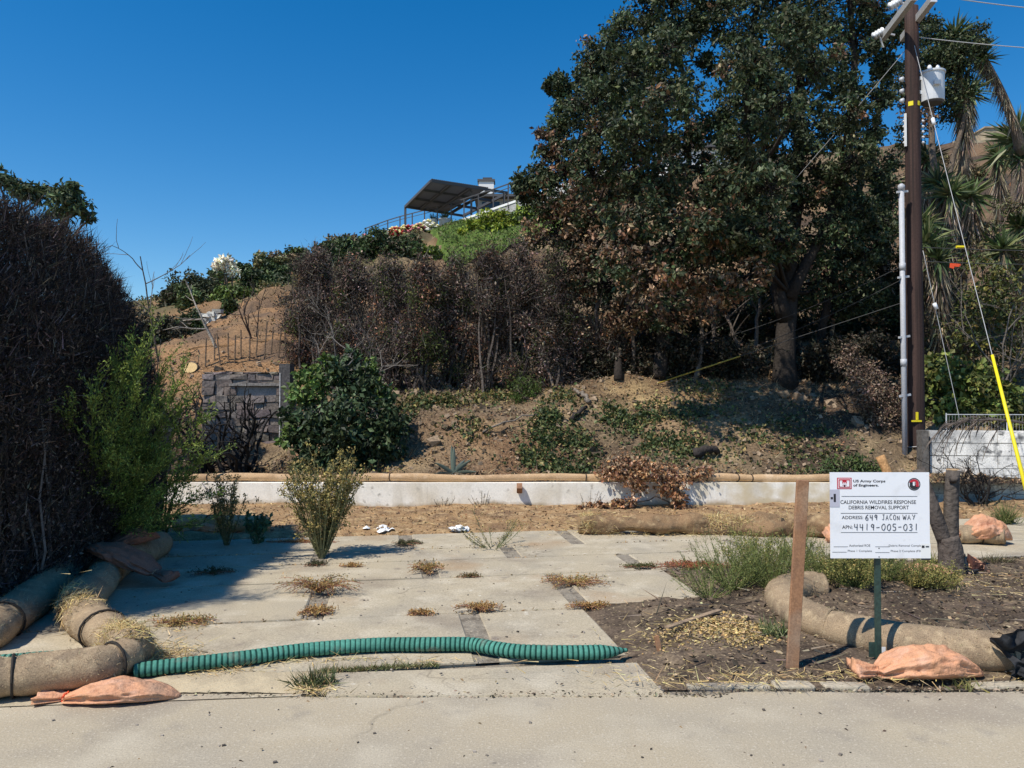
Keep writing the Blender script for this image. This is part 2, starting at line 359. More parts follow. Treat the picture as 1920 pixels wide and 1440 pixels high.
xs = np.concatenate([np.arange(-70, -15, 1.6), np.arange(-15, 15, .16), np.arange(15, 81, 1.6)])
ys = np.concatenate([np.arange(11.62, 18, .11), np.arange(18, 32, .33), np.arange(32, 72, .8), np.arange(72, 140, 6)])
X, Y = np.meshgrid(xs, ys, indexing='ij'); Z = H(X, Y)
n1 = fbm(X * .8, Y * .8, 1., 5); n2 = fbm(X * 2.5 + 9, Y * 2.5, 2., 4); n3 = fbm(X * .35, Y * .35, 8., 4)
def lerp(a, b, f): return np.asarray(a) * (1 - f[..., None]) + np.asarray(b) * f[..., None]
st = lambda v, a, b: np.clip((v - a) / (b - a), 0, 1)
col = np.ones(X.shape + (3,)) * np.array((.145, .105, .066))
col = lerp(col, (.27, .20, .115), st(n2, .50, .64)); col = lerp(col, (.07, .05, .036), st(n1, .47, .62))
col = lerp(col, (.27, .15, .075), st(n3, .55, .70) * .45)
U = X / Y * FPX + 960
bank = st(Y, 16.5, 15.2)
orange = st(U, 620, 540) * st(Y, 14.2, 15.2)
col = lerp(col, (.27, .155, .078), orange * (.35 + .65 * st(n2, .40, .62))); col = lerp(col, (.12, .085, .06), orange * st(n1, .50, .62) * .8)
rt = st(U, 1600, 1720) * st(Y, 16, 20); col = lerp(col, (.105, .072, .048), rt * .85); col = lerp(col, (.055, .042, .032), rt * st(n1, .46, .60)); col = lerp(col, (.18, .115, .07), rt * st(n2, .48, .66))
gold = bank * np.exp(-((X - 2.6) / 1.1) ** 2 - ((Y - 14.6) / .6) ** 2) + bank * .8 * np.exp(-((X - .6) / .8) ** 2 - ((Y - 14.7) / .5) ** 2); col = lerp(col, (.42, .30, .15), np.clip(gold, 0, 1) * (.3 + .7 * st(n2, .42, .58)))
ash = st(X, -2.0, -.5) * st(X, 3.2, 1.5) * bank * st(n1, .5, .36); col = lerp(col, (.13, .095, .07), ash * .5)
gz = st(Y, 30, 40) * st(U, 820, 760) * st(n1, .40, .56); col = lerp(col, (.085, .10, .04), gz * .8)
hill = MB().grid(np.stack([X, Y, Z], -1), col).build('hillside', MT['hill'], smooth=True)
structure(hill); hill['label'] = 'burnt brown and orange earth hillside rising behind the low white wall'

# flat ground, street, driveway
g = MB().box((0, 60, -.262), (900, 900, .5)).build('ground', MT['joint']); structure(g)
rng = np.random.default_rng(3)
# street: fine edge line towards the driveway and the verge
ex = np.linspace(-40, 40, 400); ey = 4.27 + .015 * np.sin(ex * 2.1) + .03 * (fbm(ex * 3, 0) - .5) + .0 * ex
ey = ey + np.where(ex > 1.2, .07, 0.)
V = np.stack([np.stack([ex, np.full_like(ex, -30.), np.zeros_like(ex)], -1), np.stack([ex, np.full_like(ex, 1.), np.zeros_like(ex)], -1), np.stack([ex, ey, np.zeros_like(ex)], -1), np.stack([ex, ey + .01, np.full_like(ex, -.03)], -1)], 1)
structure(MB().grid(V).build('street', MT['street']))

DT = R(9.3); da = np.array((math.cos(DT), math.sin(DT))); db = np.array((-math.sin(DT), math.cos(DT)))
def row(px, py):      # signed distance of the row line through a pixel
    return float(G(px, py)[:2] @ db)
rows = [row(900, 1246), row(900, 1152), row(900, 1084), row(900, 1051), row(900, 1029), row(900, 1001)]
drive = bpy.data.objects.new('driveway', None); C.objects.link(drive); structure(drive)
patch_joint = MB().add(np.array([(*(da * a_ + db * r_), .007) for a_, r_ in ((-6.6, rows[0]), (12.1, rows[0]), (12.1, rows[5]), (-6.6, rows[5]))]), [(0, 1, 2, 3)]).build('joint_bed', MT['joint'], kind='structure')
drive['label'] = 'driveway of pale concrete slabs with weedy joints'
def along(px, py): return float(G(px, py)[:2] @ da)
def slab(poly, rng, top=.018):
    poly = np.array(poly); c = poly.mean(0); n = len(poly)
    ins = c + (poly - c) * (1 - .012 / np.maximum(np.linalg.norm(poly - c, axis=1, keepdims=True), .1))
    dz = rng.normal(0, .002, n)
    v = [(*p, -.1) for p in poly] + [(*p, top - .010 + z) for p, z in zip(poly, dz)] + [(*p, top + z) for p, z in zip(ins, dz)]
    v = np.array(v); v[:, :2] -= c
    f = [tuple(range(2 * n, 3 * n))]
    for k in range(2):
        for i in range(n):
            j = (i + 1) % n; f.append((k * n + i, k * n + j, (k + 1) * n + j, (k + 1) * n + i))
    m = MB(); m.add(v, [q for q in f if len(q) == 4] + [q for q in f if len(q) != 4]); return m.build('slab', MT['slab'], drive, loc=(c[0], c[1], 0))
def quad(r0, r1, a0, a1, gap=.012):
    o = lambda a, r: da * a + db * r
    return [o(a0, r0 + gap), o(a1, r0 + gap), o(a1, r1 - gap), o(a0, r1 - gap)]
def line_x(px, py, r):   # 'along' value where the slab joint through a pixel is
    return along(px, py)
L_END, R_END = -6.5, 12.
jw = .15
spec = [   # joints (pixel on the joint's left edge), right end
    (0, [(876, 1198)], along(1140, 1195)),
    (1, [(576, 1140), (1046, 1108)], along(1315, 1118)),
    (2, [(790, 1070), (1170, 1055), (1640, 1048)], R_END),
    (3, [(588, 1045), (944, 1038), (1400, 1036)], R_END),
    (4, [(750, 1021), (1066, 1017), (1500, 1015)], R_END)]
for i, js, aend in spec:
    cuts = [L_END]
    for j in js: cuts += [along(*j), along(*j) + jw]
    cuts.append(aend)
    for k in range(0, len(cuts), 2): slab(quad(rows[i], rows[i + 1], cuts[k], cuts[k + 1]), rng)
# the apron between street and first row
for x0, x1, xr in ((-4.6, -1.15, -1.15), (-1.02, None, None)):
    if x1 is None:
        a1 = G(1240, 1297)[:2]; b1 = G(1200, 1244)[:2]
        slab([(x0, 4.262), (a1[0] + .03, 4.262), (b1[0], b1[1] - .005), tuple(da * along(620, 1254) + db * (rows[0] - .014))], rng, .008)
    else:
        slab([(x0, 4.262), (x1, 4.262), tuple(da * (along(620, 1254) - .1) + db * (rows[0] - .014)), tuple(da * -5.6 + db * (rows[0] - .014))], rng, .007)

# verge soil on the right
def ybed0(x): return 4.42 + .0 * x
def patch(name, x0, x1, y0, y1, nx, ny, zf, mat, mask=None, label=None):
    X, Y = np.meshgrid(np.linspace(x0, x1, nx), np.linspace(y0, y1, ny), indexing='ij')
    V = np.stack([X, Y, zf(X, Y)], -1)
    o = MB().grid(V).build(name, mat, smooth=True); structure(o)
    if label: o['label'] = label
    return o
e0, e1 = G(1240, 1297), G(1100, 1152)
kb = row(1315, 1118)
def zbed(X, Y):
    # distance inside the driveway's right edge, the kerb row and the street edge
    ed = (X - (e0[0] + (Y - e0[1]) * (e1[0] - e0[0]) / (e1[1] - e0[1])))
    upper = np.where(Y > e1[1] - .03, X - (along(1315, 1118) * da[0] + .0), ed)
    rr = X * db[0] + Y * db[1]
    inn = np.where(rr < rows[1] - .0, ed, np.minimum(X * da[0] + Y * da[1] - along(1315, 1118), 9))
    d = np.minimum(np.minimum(inn, rows[2] - rr), Y - 4.40)
    f = np.clip(d / .22, -.4, 1)
    z = .006 + f * .034 + np.clip(d / .5, 0, 1) * ((fbm(X * 1.7, Y * 1.7, 0, 4) - .5) * .09 + (fbm(X * 9, Y * 9, 2, 4) - .5) * .055)
    for px, py, h, r in ((1345, 1205, .10, .33), (1440, 1150, .05, .4), (1650, 1090, .06, .6), (1560, 1130, .05, .6)):
        q = G(px, py); z += h * np.exp(-((X - q[0]) ** 2 + ((Y - q[1]) * .8) ** 2) / r ** 2)
    return np.where(d < -.05, -.03, z)
patch('soil_bed', .2, 9., 4.36, 8.6, 340, 190, zbed, MT['soil'], label='charred bare soil verge beside the driveway')
def zb(x, y): return float(zbed(np.array([x]), np.array([y]))[0])
# mulch strip in front of the low white wall
def zm(X, Y):
    rr = X * db[0] + Y * db[1]; f = np.clip((rr - rows[5]) / .25, -.3, 1)
    return -.005 + f * .03 + f * (fbm(X * 1.3, Y * 1.3, 4, 4) - .35) * .12 + (fbm(X * 8, Y * 8, 1, 3) - .5) * .03 * f + np.clip((Y - 10.2), 0, 1.2) * .05
patch('mulch_strip', -12, 14, 8.6, 11.6, 330, 60, zm, MT['mulch'], label='brown mulch and dry soil strip below the low white wall')
# sand fan on the apron
def zs(X, Y):
    q = G(430, 1283); r = ((X - q[0]) / .62) ** 2 + ((Y - q[1]) / .21) ** 2
    return .006 + .022 * np.clip(1.15 - r, -.5, 1) + np.clip(1 - r, 0, 1) * ((fbm(X * 5, Y * 5, 0, 4) - .5) * .03 + .004 * np.sin((X * .8 - Y) * 95))
patch('sand_fan', G(430, 1283)[0] - .8, G(430, 1283)[0] + .8, 4.285, G(430, 1283)[1] + .32, 130, 60, zs, MT['sand'], label='pale sand washed over the driveway apron')

# kerb stones along the verge
for i, (a, b) in enumerate(((1288, 1440), (1444, 1522), (1540, 1625), (1820, 1925))):
    x0, x1 = G(a, 1287)[0], G(b, 1287)[0]
    m = MB().box((0, 0, 0), (x1 - x0, .085, .10), jit=.006, rng=rng)
    o = m.build('kerb_stone', MT['kerb'], loc=((x0 + x1) / 2, 4.40 + .01 * i % .02, -.032), kind='structure')
    bv = o.modifiers.new('b', 'BEVEL'); bv.width = .012; bv.segments = 2
# step of the raised slabs behind the verge (kerb face)
o = MB().bar((*(da * along(1640, 1075) + db * (rows[2] + .0)), -.01), (*(da * R_END + db * (rows[2] + .0)), -.01), .05, .07).build('kerb_face', MT['kerb'], kind='structure')

# ------------------------------------------------------------------ low white wall
def part(t, mb, name, mat, smooth=False, kind=None):
    """world-space geometry -> part of thing t (an Empty placed without rotation)"""
    return off(mb, t.location).build(name, mat, t, smooth, kind=kind)
wl, wr = XP(345, 11.35), XP(1640, 11.35)
t = thing('retaining_wall', 'low white plastered retaining wall stained along its foot, running below the bank', 'wall', (0, 11.45, 0))
k = np.linspace(wl - 3.0, wr, 7)
for i in range(6):
    part(t, MB().box(((k[i] + k[i + 1]) / 2, 11.45, .19), (k[i + 1] - k[i] - .0012, .2, .44)), 'wall_panel', MT['plaster'])
# ------------------------------------------------------------------ grey stone wall on the left terrace
rng = np.random.default_rng(11)
d = 14.4; x0, x1 = XP(378, d), XP(548, d); zb0, zt0 = Hs((x0 + x1) / 2, d - .2) - .2, P(450, 697, d)[2]
t = thing('stone_wall', 'scorched grey rubble stone wall with a long dark recess, behind blackened branches', 'wall', ((x0 + x1) / 2, d, zb0))
part(t, MB().box(((x0 + x1) / 2, d + .22, (zb0 + zt0) / 2), (x1 - x0 - .04, .3, zt0 - zb0 - .02)), 'wall_core', MT['mortar'])
rx0, rx1, rz0, rz1 = XP(440, d), XP(530, d), P(450, 737, d)[2], P(450, 724, d)[2]
z = zb0
while z < zt0 - .03:
    hh = min(rng.uniform(.11, .17), zt0 - z); x = x0
    while x < x1 - .03:
        ww = min(rng.uniform(.14, .34), x1 - x)
        if x1 - x - ww < .08: ww = x1 - x
        cx, cz = x + ww / 2, z + hh / 2
        if not (rx0 < cx < rx1 and rz0 - .04 < cz < rz1 + .04):
            c = np.array((.20, .175, .16)) * rng.uniform(.75, 1.25) * np.array((1, rng.uniform(.9, 1.02), rng.uniform(.84, 1.02)))
            b = MB().box((cx, d + .06 + rng.normal(0, .012), cz), (ww - .012, .09, hh - .010), jit=.008, rng=rng, ry=rng.normal(0, .05), col=c)
            part(t, b, 'stone', MT['stone'])
        x += ww
    z += hh
part(t, MB().box(((rx0 + rx1) / 2, d + .045, rz1 + .03), (rx1 - rx0 + .2, .12, .05), col=(.24, .22, .2)), 'lintel', MT['stone'])
part(t, MB().box((XP(539, d), d - .05, (zb0 + P(0, 683, d)[2]) / 2), (.20, .3, P(0, 683, d)[2] - zb0), col=(.10, .092, .088)), 'end_pier', MT['stone'])
part(t, MB().box((XP(531, d), d - .03, (zb0 + P(0, 700, d)[2]) / 2), (.018, .36, P(0, 700, d)[2] - zb0), col=(.55, .53, .5)), 'edge_trim', MT['stone'])
# small pillar further left
b = T(296, 13.2)
t = thing('garden_pillar', 'small brown capped masonry pillar half hidden by feathery green shrub', 'pillar', b)
part(t, MB().box(b + (0, 0, .35), (.34, .34, .9), col=(.2, .21, .2)), 'shaft', MT['stone'])
part(t, MB().box(b + (0, 0, .84), (.42, .42, .07), col=(.5, .48, .44)), 'cap', MT['stone'])
part(t, MB().box(b + (0, 0, 1.0), (.34, .34, .25), col=(.26, .17, .13)), 'top_block', MT['stone'])

# ------------------------------------------------------------------ white block wall on the right
rng = np.random.default_rng(12)
a, b = np.array((XP(1742, 12.2), 12.2)), np.array((XP(1990, 11.95), 11.95))
ln = np.linalg.norm(b - a); u = (b - a) / ln; rz = math.atan2(u[1], u[0])
t = thing('block_wall', 'peeling white concrete block wall behind the yellow guy guard', 'wall', (*a, 0))
bl = MB().box((*((a + b) / 2 + np.array((-u[1], u[0])) * .11), .52), (ln, .12, 1.06), rz=rz)
part(t, bl, 'mortar_core', MT['mortar'])
me_cache = {}
for r_ in range(6):
    s = -.2 if r_ % 2 else 0.
    while s < ln:
        s0, s1 = max(s, 0), min(s + .4, ln)
        if s1 - s0 > .05:
            c = a + u * (s0 + s1) / 2 + np.array((-u[1], u[0])) * .09
            key = (round(s1 - s0, 2), rng.integers(3))
            if key not in me_cache:
                v_ = rng.uniform(.82, 1.08); mb = MB().box((0, 0, 0), (s1 - s0 - .009, .19, .189), col=(v_, v_, v_), jit=.0015, rng=rng)
                me_cache[key] = mb.mesh('block'); me_cache[key].materials.append(MT['block'])
            o = link('block', me_cache[key], t, (c[0] - a[0], c[1] - a[1], r_ * .198 + .06 + (rng.normal(0, .0015))))
            o.rotation_euler = (0, 0, rz)
        s += .4
o = part(t, MB().box((*(a + np.array((-.09, .04))), .55), (.10, .22, 1.2), rz=rz, col=(.13, .12, .11)), 'end_post', MT['stone'])
# mesh fence on the wall
mf = MB(); fr = MB()
for s in np.arange(.3, ln, .9):
    q = a + u * s + np.array((-u[1], u[0])) * .12; fr.bar((*q, 1.1), (*q, 1.42), .014, .014)
fr.bar((*(a + u * .3 + np.array((-u[1], u[0])) * .12), 1.40), (*(b + np.array((-u[1], u[0])) * .12), 1.40), .012, .012)
for s in np.arange(.3, ln, .045):
    q = a + u * s + np.array((-u[1], u[0])) * .12; mf.bar((*q, 1.12), (*q, 1.40), .0025, .0025)
part(t, fr, 'fence_rail', MT['steel']); part(t, mf, 'fence_mesh', MT['wire'])

# ------------------------------------------------------------------ fibre rolls
def wob(pts, amp, sc, seed):
    p = np.array(pts); s = np.arange(len(p)) * sc
    return p
def fibre_roll(name, label, pts, r, mat='burlap', n=None, cords=3, sq=.9, seed=0, group=None, cordmat='cord', lump=.07, tuck=(0, 0), bursts=()):
    rng = np.random.default_rng(seed); p = spline(pts, n or 60); m = len(p); nn = 20
    s = np.concatenate([[0], np.cumsum(np.linalg.norm(np.diff(p, axis=0), axis=1))])
    th = np.arange(nn) / nn * 2 * np.pi
    sh = 1 + lump * 2 * (fbm(s[:, None] * 3 + seed, np.cos(th)[None] * 1.2 + 5, np.sin(th)[None] * 1.2 + 5, 3) - .5) + .05 * (fbm(s[:, None] * 14, np.cos(th)[None] * 5 + 9, np.sin(th)[None] * 5 + 9, 2) - .5)
    cr = sorted(rng.uniform(s[-1] * .08, s[-1] * .92, cords)); rad = np.full(m, r)
    rad *= 1 + lump * (fbm(s * 1.7 + seed, 3.) - .5) * 2
    for c in cr: rad *= 1 - .10 * np.exp(-((s - c) / .05) ** 2)
    e = .12; rad *= np.clip((s + .06) / e, .35 if tuck[0] else .8, 1) ** .5 * np.clip((s[-1] - s + .06) / e, .35 if tuck[1] else .8, 1) ** .5
    t = thing(name, label, 'fiber roll', p[m // 2] * (1, 1, 0) + (0, 0, p[:, 2].min() - r * sq), group=group)
    part(t, MB().tube(p, rad, nn, shape=sh, sq=sq), 'sleeve', MT[mat], True)
    for f_, nb in bursts:
        k_ = np.clip((f_ * m + rng.normal(0, m * .022, nb)).astype(int), 0, m - 2); an = rng.normal(1.9, .75, nb); tg_ = nrm(np.gradient(p, axis=0))[k_]; sd_ = nrm(np.cross(tg_, (0, 0, 1.))); sd_ *= np.sign(-sd_[:, 1:2] + 1e-6)
        ov = -sd_ * np.cos(an)[:, None] + np.array((0, 0, 1.)) * (np.sin(an) * sq)[:, None]
        part(t, MB().spikes(p[k_] + ov * (rad[k_] * .98)[:, None], ov * .16 + (lambda r_: r_ - ov * (r_ * ov).sum(1, keepdims=True))(rng.normal(0, .7, (nb, 3))), rng.uniform(.03, .11, nb), .005, rng, pal(rng, nb, [(.58, .43, .18), (.46, .33, .14), (.66, .52, .27)])), 'straw_burst', MT['straw'], kind='stuff')
    nf = int(900 * s[-1] * (.5 if r < .1 else 1)); k_ = rng.integers(0, m - 1, nf); an = rng.uniform(-.3, np.pi + .3, nf); tg_ = nrm(np.gradient(p, axis=0))[k_]; sd_ = nrm(np.cross(tg_, (0, 0, 1.)))
    ov = sd_ * np.cos(an)[:, None] + np.array((0, 0, 1.)) * (np.sin(an) * sq)[:, None]
    part(t, MB().spikes(p[k_] + tg_ * rng.uniform(-.03, .03, (nf, 1)) + ov * (rad[k_] * .97)[:, None], ov * .5 + rng.normal(0, .8, (nf, 3)), rng.uniform(.01, .04, nf) * (1 if r > .1 else .6), .003, rng, pal(rng, nf, [(.42, .32, .2), (.3, .22, .14), (.52, .41, .25)])), 'loose_fibres', MT['straw'], kind='stuff')
    for c in cr:
        i = int(np.searchsorted(s, c)); i = min(max(i, 1), m - 2)
        tg = nrm(p[i + 1] - p[i - 1]); sd = nrm(np.cross(tg, (0, 0, 1.))); ax = nrm(sd + tg * rng.uniform(-.35, .35)); upv = np.array((0, 0, 1.))
        an = np.linspace(0, 2 * np.pi, 19)
        ring = p[i] + ax * np.cos(an)[:, None] * r * 1.0 + upv * np.sin(an)[:, None] * r * sq * 1.0
        part(t, MB().tube(ring, .008, 5, cap=False), 'cord', MT[cordmat])
    return t, p
RW = .135
gp = lambda px, py, r=RW: G(px, py) + (0, 0, r * .88)
fibre_roll('fiber_roll', 'brown burlap fiber roll lying along the street edge behind a flat peach sandbag', [gp(-260, 1330), gp(-60, 1316), gp(100, 1300), gp(190, 1287), gp(252, 1262)], .125, seed=1, cords=2, n=90, tuck=(0, 1))
fibre_roll('fiber_roll', 'burst burlap fiber roll shedding straw, snaking back beside the dark hedge', [gp(250, 1262), gp(215, 1230), gp(165, 1195), gp(150, 1160), gp(185, 1120), gp(215, 1085), gp(262, 1062), gp(300, 1040)], .145, seed=2, cords=4, n=110, tuck=(1, 0), lump=.13, bursts=((.03, 500), (.08, 400), (.34, 450), (.40, 250)))
fibre_roll('fiber_roll', 'shaded fiber roll lying under the dark hedge behind the bend of burst rolls', [gp(-40, 1230), gp(40, 1170), gp(110, 1110), gp(150, 1085)], .15, seed=3, cords=1)
fibre_roll('fiber_roll', 'thick tan fiber roll curving out of green weeds beneath the white sign', [gp(1545, 1128, .13), gp(1500, 1128, .13), gp(1468, 1142, .13), gp(1490, 1176, .13), gp(1570, 1212, .13), gp(1680, 1236, .13), gp(1790, 1252, .13), gp(1900, 1262, .13), gp(1990, 1264, .13)], .135, seed=4, cords=2, n=110, cordmat='burlap', lump=.04)
fibre_roll('fiber_roll', 'torn sagging fiber roll with straw spilling, at the back edge of the slabs', [gp(1085, 1003), gp(1140, 1003), gp(1230, 1004), gp(1330, 1003), gp(1420, 1005), gp(1500, 1007), gp(1600, 1014)], .13, 'burlap3', seed=5, cords=2, n=100, lump=.62, bursts=((.06, 500), (.52, 500), (.6, 300), (.8, 200)))
fibre_roll('fiber_roll', 'collapsed brown fiber roll tucked under the orange sandbag by the block wall', [gp(1795, 1022), gp(1830, 1022), gp(1865, 1024), gp(1885, 1026)], .12, seed=6, cords=1, lump=.15)
fibre_roll('fiber_roll', 'pale fiber roll at the back left of the driveway beside the olive weeds', [gp(330, 1000), gp(380, 1000), gp(440, 1001), gp(500, 1003)], .12, 'burlap2', seed=8, cords=1)
zt = .41
pts = [(x, 11.50 + .02 * math.sin(x * 1.3), zt + .062 + .012 * math.sin(x * 2.7)) for x in np.linspace(wl - .6, wr, 26)]
fibre_roll('fiber_roll', 'long slim tan fiber roll laid along the top of the low white wall', pts, .062, 'burlap2', n=260, seed=7, cords=9, lump=.14)

# straw
rng = np.random.default_rng(21)
def straw(label, spots, dens=1., zadd=0.):
    mb = MB()
    for px, py, rx, ry, n, hz in spots:
        c = G(px, py); n = int(n * dens)
        p = np.stack([c[0] + rng.normal(0, rx, n), c[1] + rng.normal(0, ry, n), np.abs(rng.normal(0, hz, n)) + .022 + zadd], -1)
        d = rng.normal(size=(n, 3)) * (1, 1, .25)
        mb.spikes(p, d, rng.uniform(.03, .13, n), rng.uniform(.003, .006, n), rng, pal(rng, n, [(.58, .43, .18), (.46, .33, .14), (.66, .52, .27), (.35, .25, .12)]))
    o = mb.build('straw', MT['straw'], kind='stuff'); o['label'] = label; return o
straw('loose golden straw scattered round the burst fiber rolls', [(275, 1240, .16, .12, 900, .03), (215, 1258, .05, .05, 260, .02), (236, 1252, .06, .03, 300, .10), (150, 1205, .05, .03, 180, .14), (330, 1262, .3, .05, 400, .008), (600, 1245, .5, .03, 200, .006), (450, 1240, .3, .03, 200, .006), (340, 1180, .12, .1, 150, .01), (585, 1302, .06, .02, 110, .008)])
straw('straw spilling from the torn roll at the back edge of the slabs', [(1125, 1003, .2, .08, 700, .12), (1430, 1003, .2, .08, 600, .12), (1290, 1008, .7, .06, 300, .02), (560, 985, 1.2, .4, 300, .03), (900, 985, 1.5, .4, 500, .03)])
o = straw('straw and wood chips strewn over the charred verge soil', [(1345, 1200, .2, .16, 300, .05), (1300, 1230, .3, .15, 160, .02), (1400, 1270, .5, .06, 160, .01), (1250, 1190, .2, .3, 90, .01), (1380, 1215, .12, .1, 260, .05), (1500, 1283, .6, .03, 220, .008), (1750, 1285, .6, .03, 160, .008), (1850, 1110, .4, .3, 250, .05), (1330, 1295, .3, .02, 150, .006)], zadd=.02)
# chips of char and wood on the verge and mulch
mb = MB()
n = 5200; x = rng.uniform(.9, 6.2, n); y = rng.uniform(4.42, 7.9, n); z = zbed(x, y); ok = z > .004
p = np.stack([x, y, z + .006], -1)[ok]; n = len(p)
mb.leaves(p, rng.uniform(.012, .05, n) * rng.uniform(.6, 1.3, n), rng, pal(rng, n, [(.05, .04, .032), (.13, .095, .065), (.34, .25, .15), (.20, .14, .09), (.46, .36, .22)], [4, 3, 2, 2, 1.4]), .55, dirs=rng.normal(size=(n, 3)) * (1, 1, .3))
n = 500; p = np.stack([rng.uniform(.9, 6.2, n), rng.uniform(4.5, 7.6, n), np.zeros(n)], -1); p[:, 2] = zbed(p[:, 0], p[:, 1]) + .012; p = p[p[:, 2] > .014]; n = len(p)
mb.spikes(p, rng.normal(size=(n, 3)) * (1, .6, .12), rng.uniform(.08, .3, n), rng.uniform(.006, .014, n), rng, pal(rng, n, [(.08, .065, .055), (.2, .15, .11), (.3, .24, .17)]))
for px, py, r_, n in ((1345, 1205, .17, 1500), (1385, 1225, .1, 700), (1735, 1090, .25, 700), (1290, 1215, .15, 300)):
    q = G(px, py); x = q[0] + rng.normal(0, r_, n); y = q[1] + rng.normal(0, r_ * .8, n); z = zbed(x, y) + .006; ok = z > .02
    mb.leaves(np.stack([x, y, z], -1)[ok], rng.uniform(.01, .035, ok.sum()), rng, pal(rng, ok.sum(), [(.52, .37, .15), (.42, .29, .13), (.62, .48, .25)]), .55, dirs=rng.normal(size=(ok.sum(), 3)) * (1, 1, .3))
o = mb.build('wood_chips', MT['drift'], kind='stuff'); o['label'] = 'charred wood chips and twigs littering the verge soil'
mb = MB(); n = 6000; x = rng.uniform(-7, 7, n); y = rng.uniform(9.2, 11.3, n); z = zm(x, y); ok = z > .0
p = np.stack([x, y, z + .004], -1)[ok]; n = len(p)
mb.leaves(p, rng.uniform(.02, .06, n), rng, pal(rng, n, [(.3, .18, .09), (.42, .29, .15), (.14, .09, .06), (.5, .36, .2)]), .5, dirs=rng.normal(size=(n, 3)) * (1, 1, .4))
o = mb.build('leaf_litter', MT['drift'], kind='stuff'); o['label'] = 'dry brown leaf litter on the strip below the white wall'
# grit and specks on the concrete
mb = MB(); n = 900; x = rng.uniform(-4, 5, n); y = 2.9 + rng.random(n) ** 1.3 * 6.; p = np.stack([x, y, np.where(y > 4.3, .019, .001)], -1)
for q, s in zip(p[:420], rng.uniform(.003, .009, 420)):
    mb.box(q + (0, 0, s * .3), (s * 2, s * 1.5, s), rz=rng.uniform(0, 3), col=np.array((.22, .19, .16)) * rng.uniform(.3, 2.2))
mb.leaves(p[420:], rng.uniform(.012, .03, n - 420), rng, pal(rng, n - 420, [(.12, .09, .06), (.3, .21, .12), (.07, .055, .05)]), .5, dirs=rng.normal(size=(n - 420, 3)) * (1, 1, .1))
n = 2600; x = rng.uniform(-4, 5, n); y = 4.285 + rng.normal(0, .018, n) + np.where(x > 1.2, .07, 0)
mb.leaves(np.stack([x, y, np.full(n, .004)], -1), rng.uniform(.008, .03, n), rng, pal(rng, n, [(.30, .25, .18), (.15, .12, .09), (.45, .37, .25), (.08, .065, .05)]), .6, dirs=rng.normal(size=(n, 3)) * (1, .5, .25))
for a0, a1, r_ in [(-5.5, 6, rows[k]) for k in range(1, 6)]:
    m = 700; a_ = rng.uniform(a0, a1, m); o_ = rng.normal(0, .014, m); q = np.stack([da[0] * a_ + db[0] * (r_ + o_), da[1] * a_ + db[1] * (r_ + o_), np.full(m, .014)], -1); kk = fbm(a_ * 1.1, r_ * 3., 0, 3) > .45
    mb.leaves(q[kk], rng.uniform(.01, .04, kk.sum()), rng, pal(rng, int(kk.sum()), [(.36, .24, .11), (.24, .16, .09), (.15, .13, .07), (.45, .31, .15)]), .4, dirs=rng.normal(size=(kk.sum(), 3)) * (1, .5, .5))
o = mb.build('grit', MT['drift'], kind='stuff'); o['label'] = 'scattered grit and leaf scraps on the concrete'

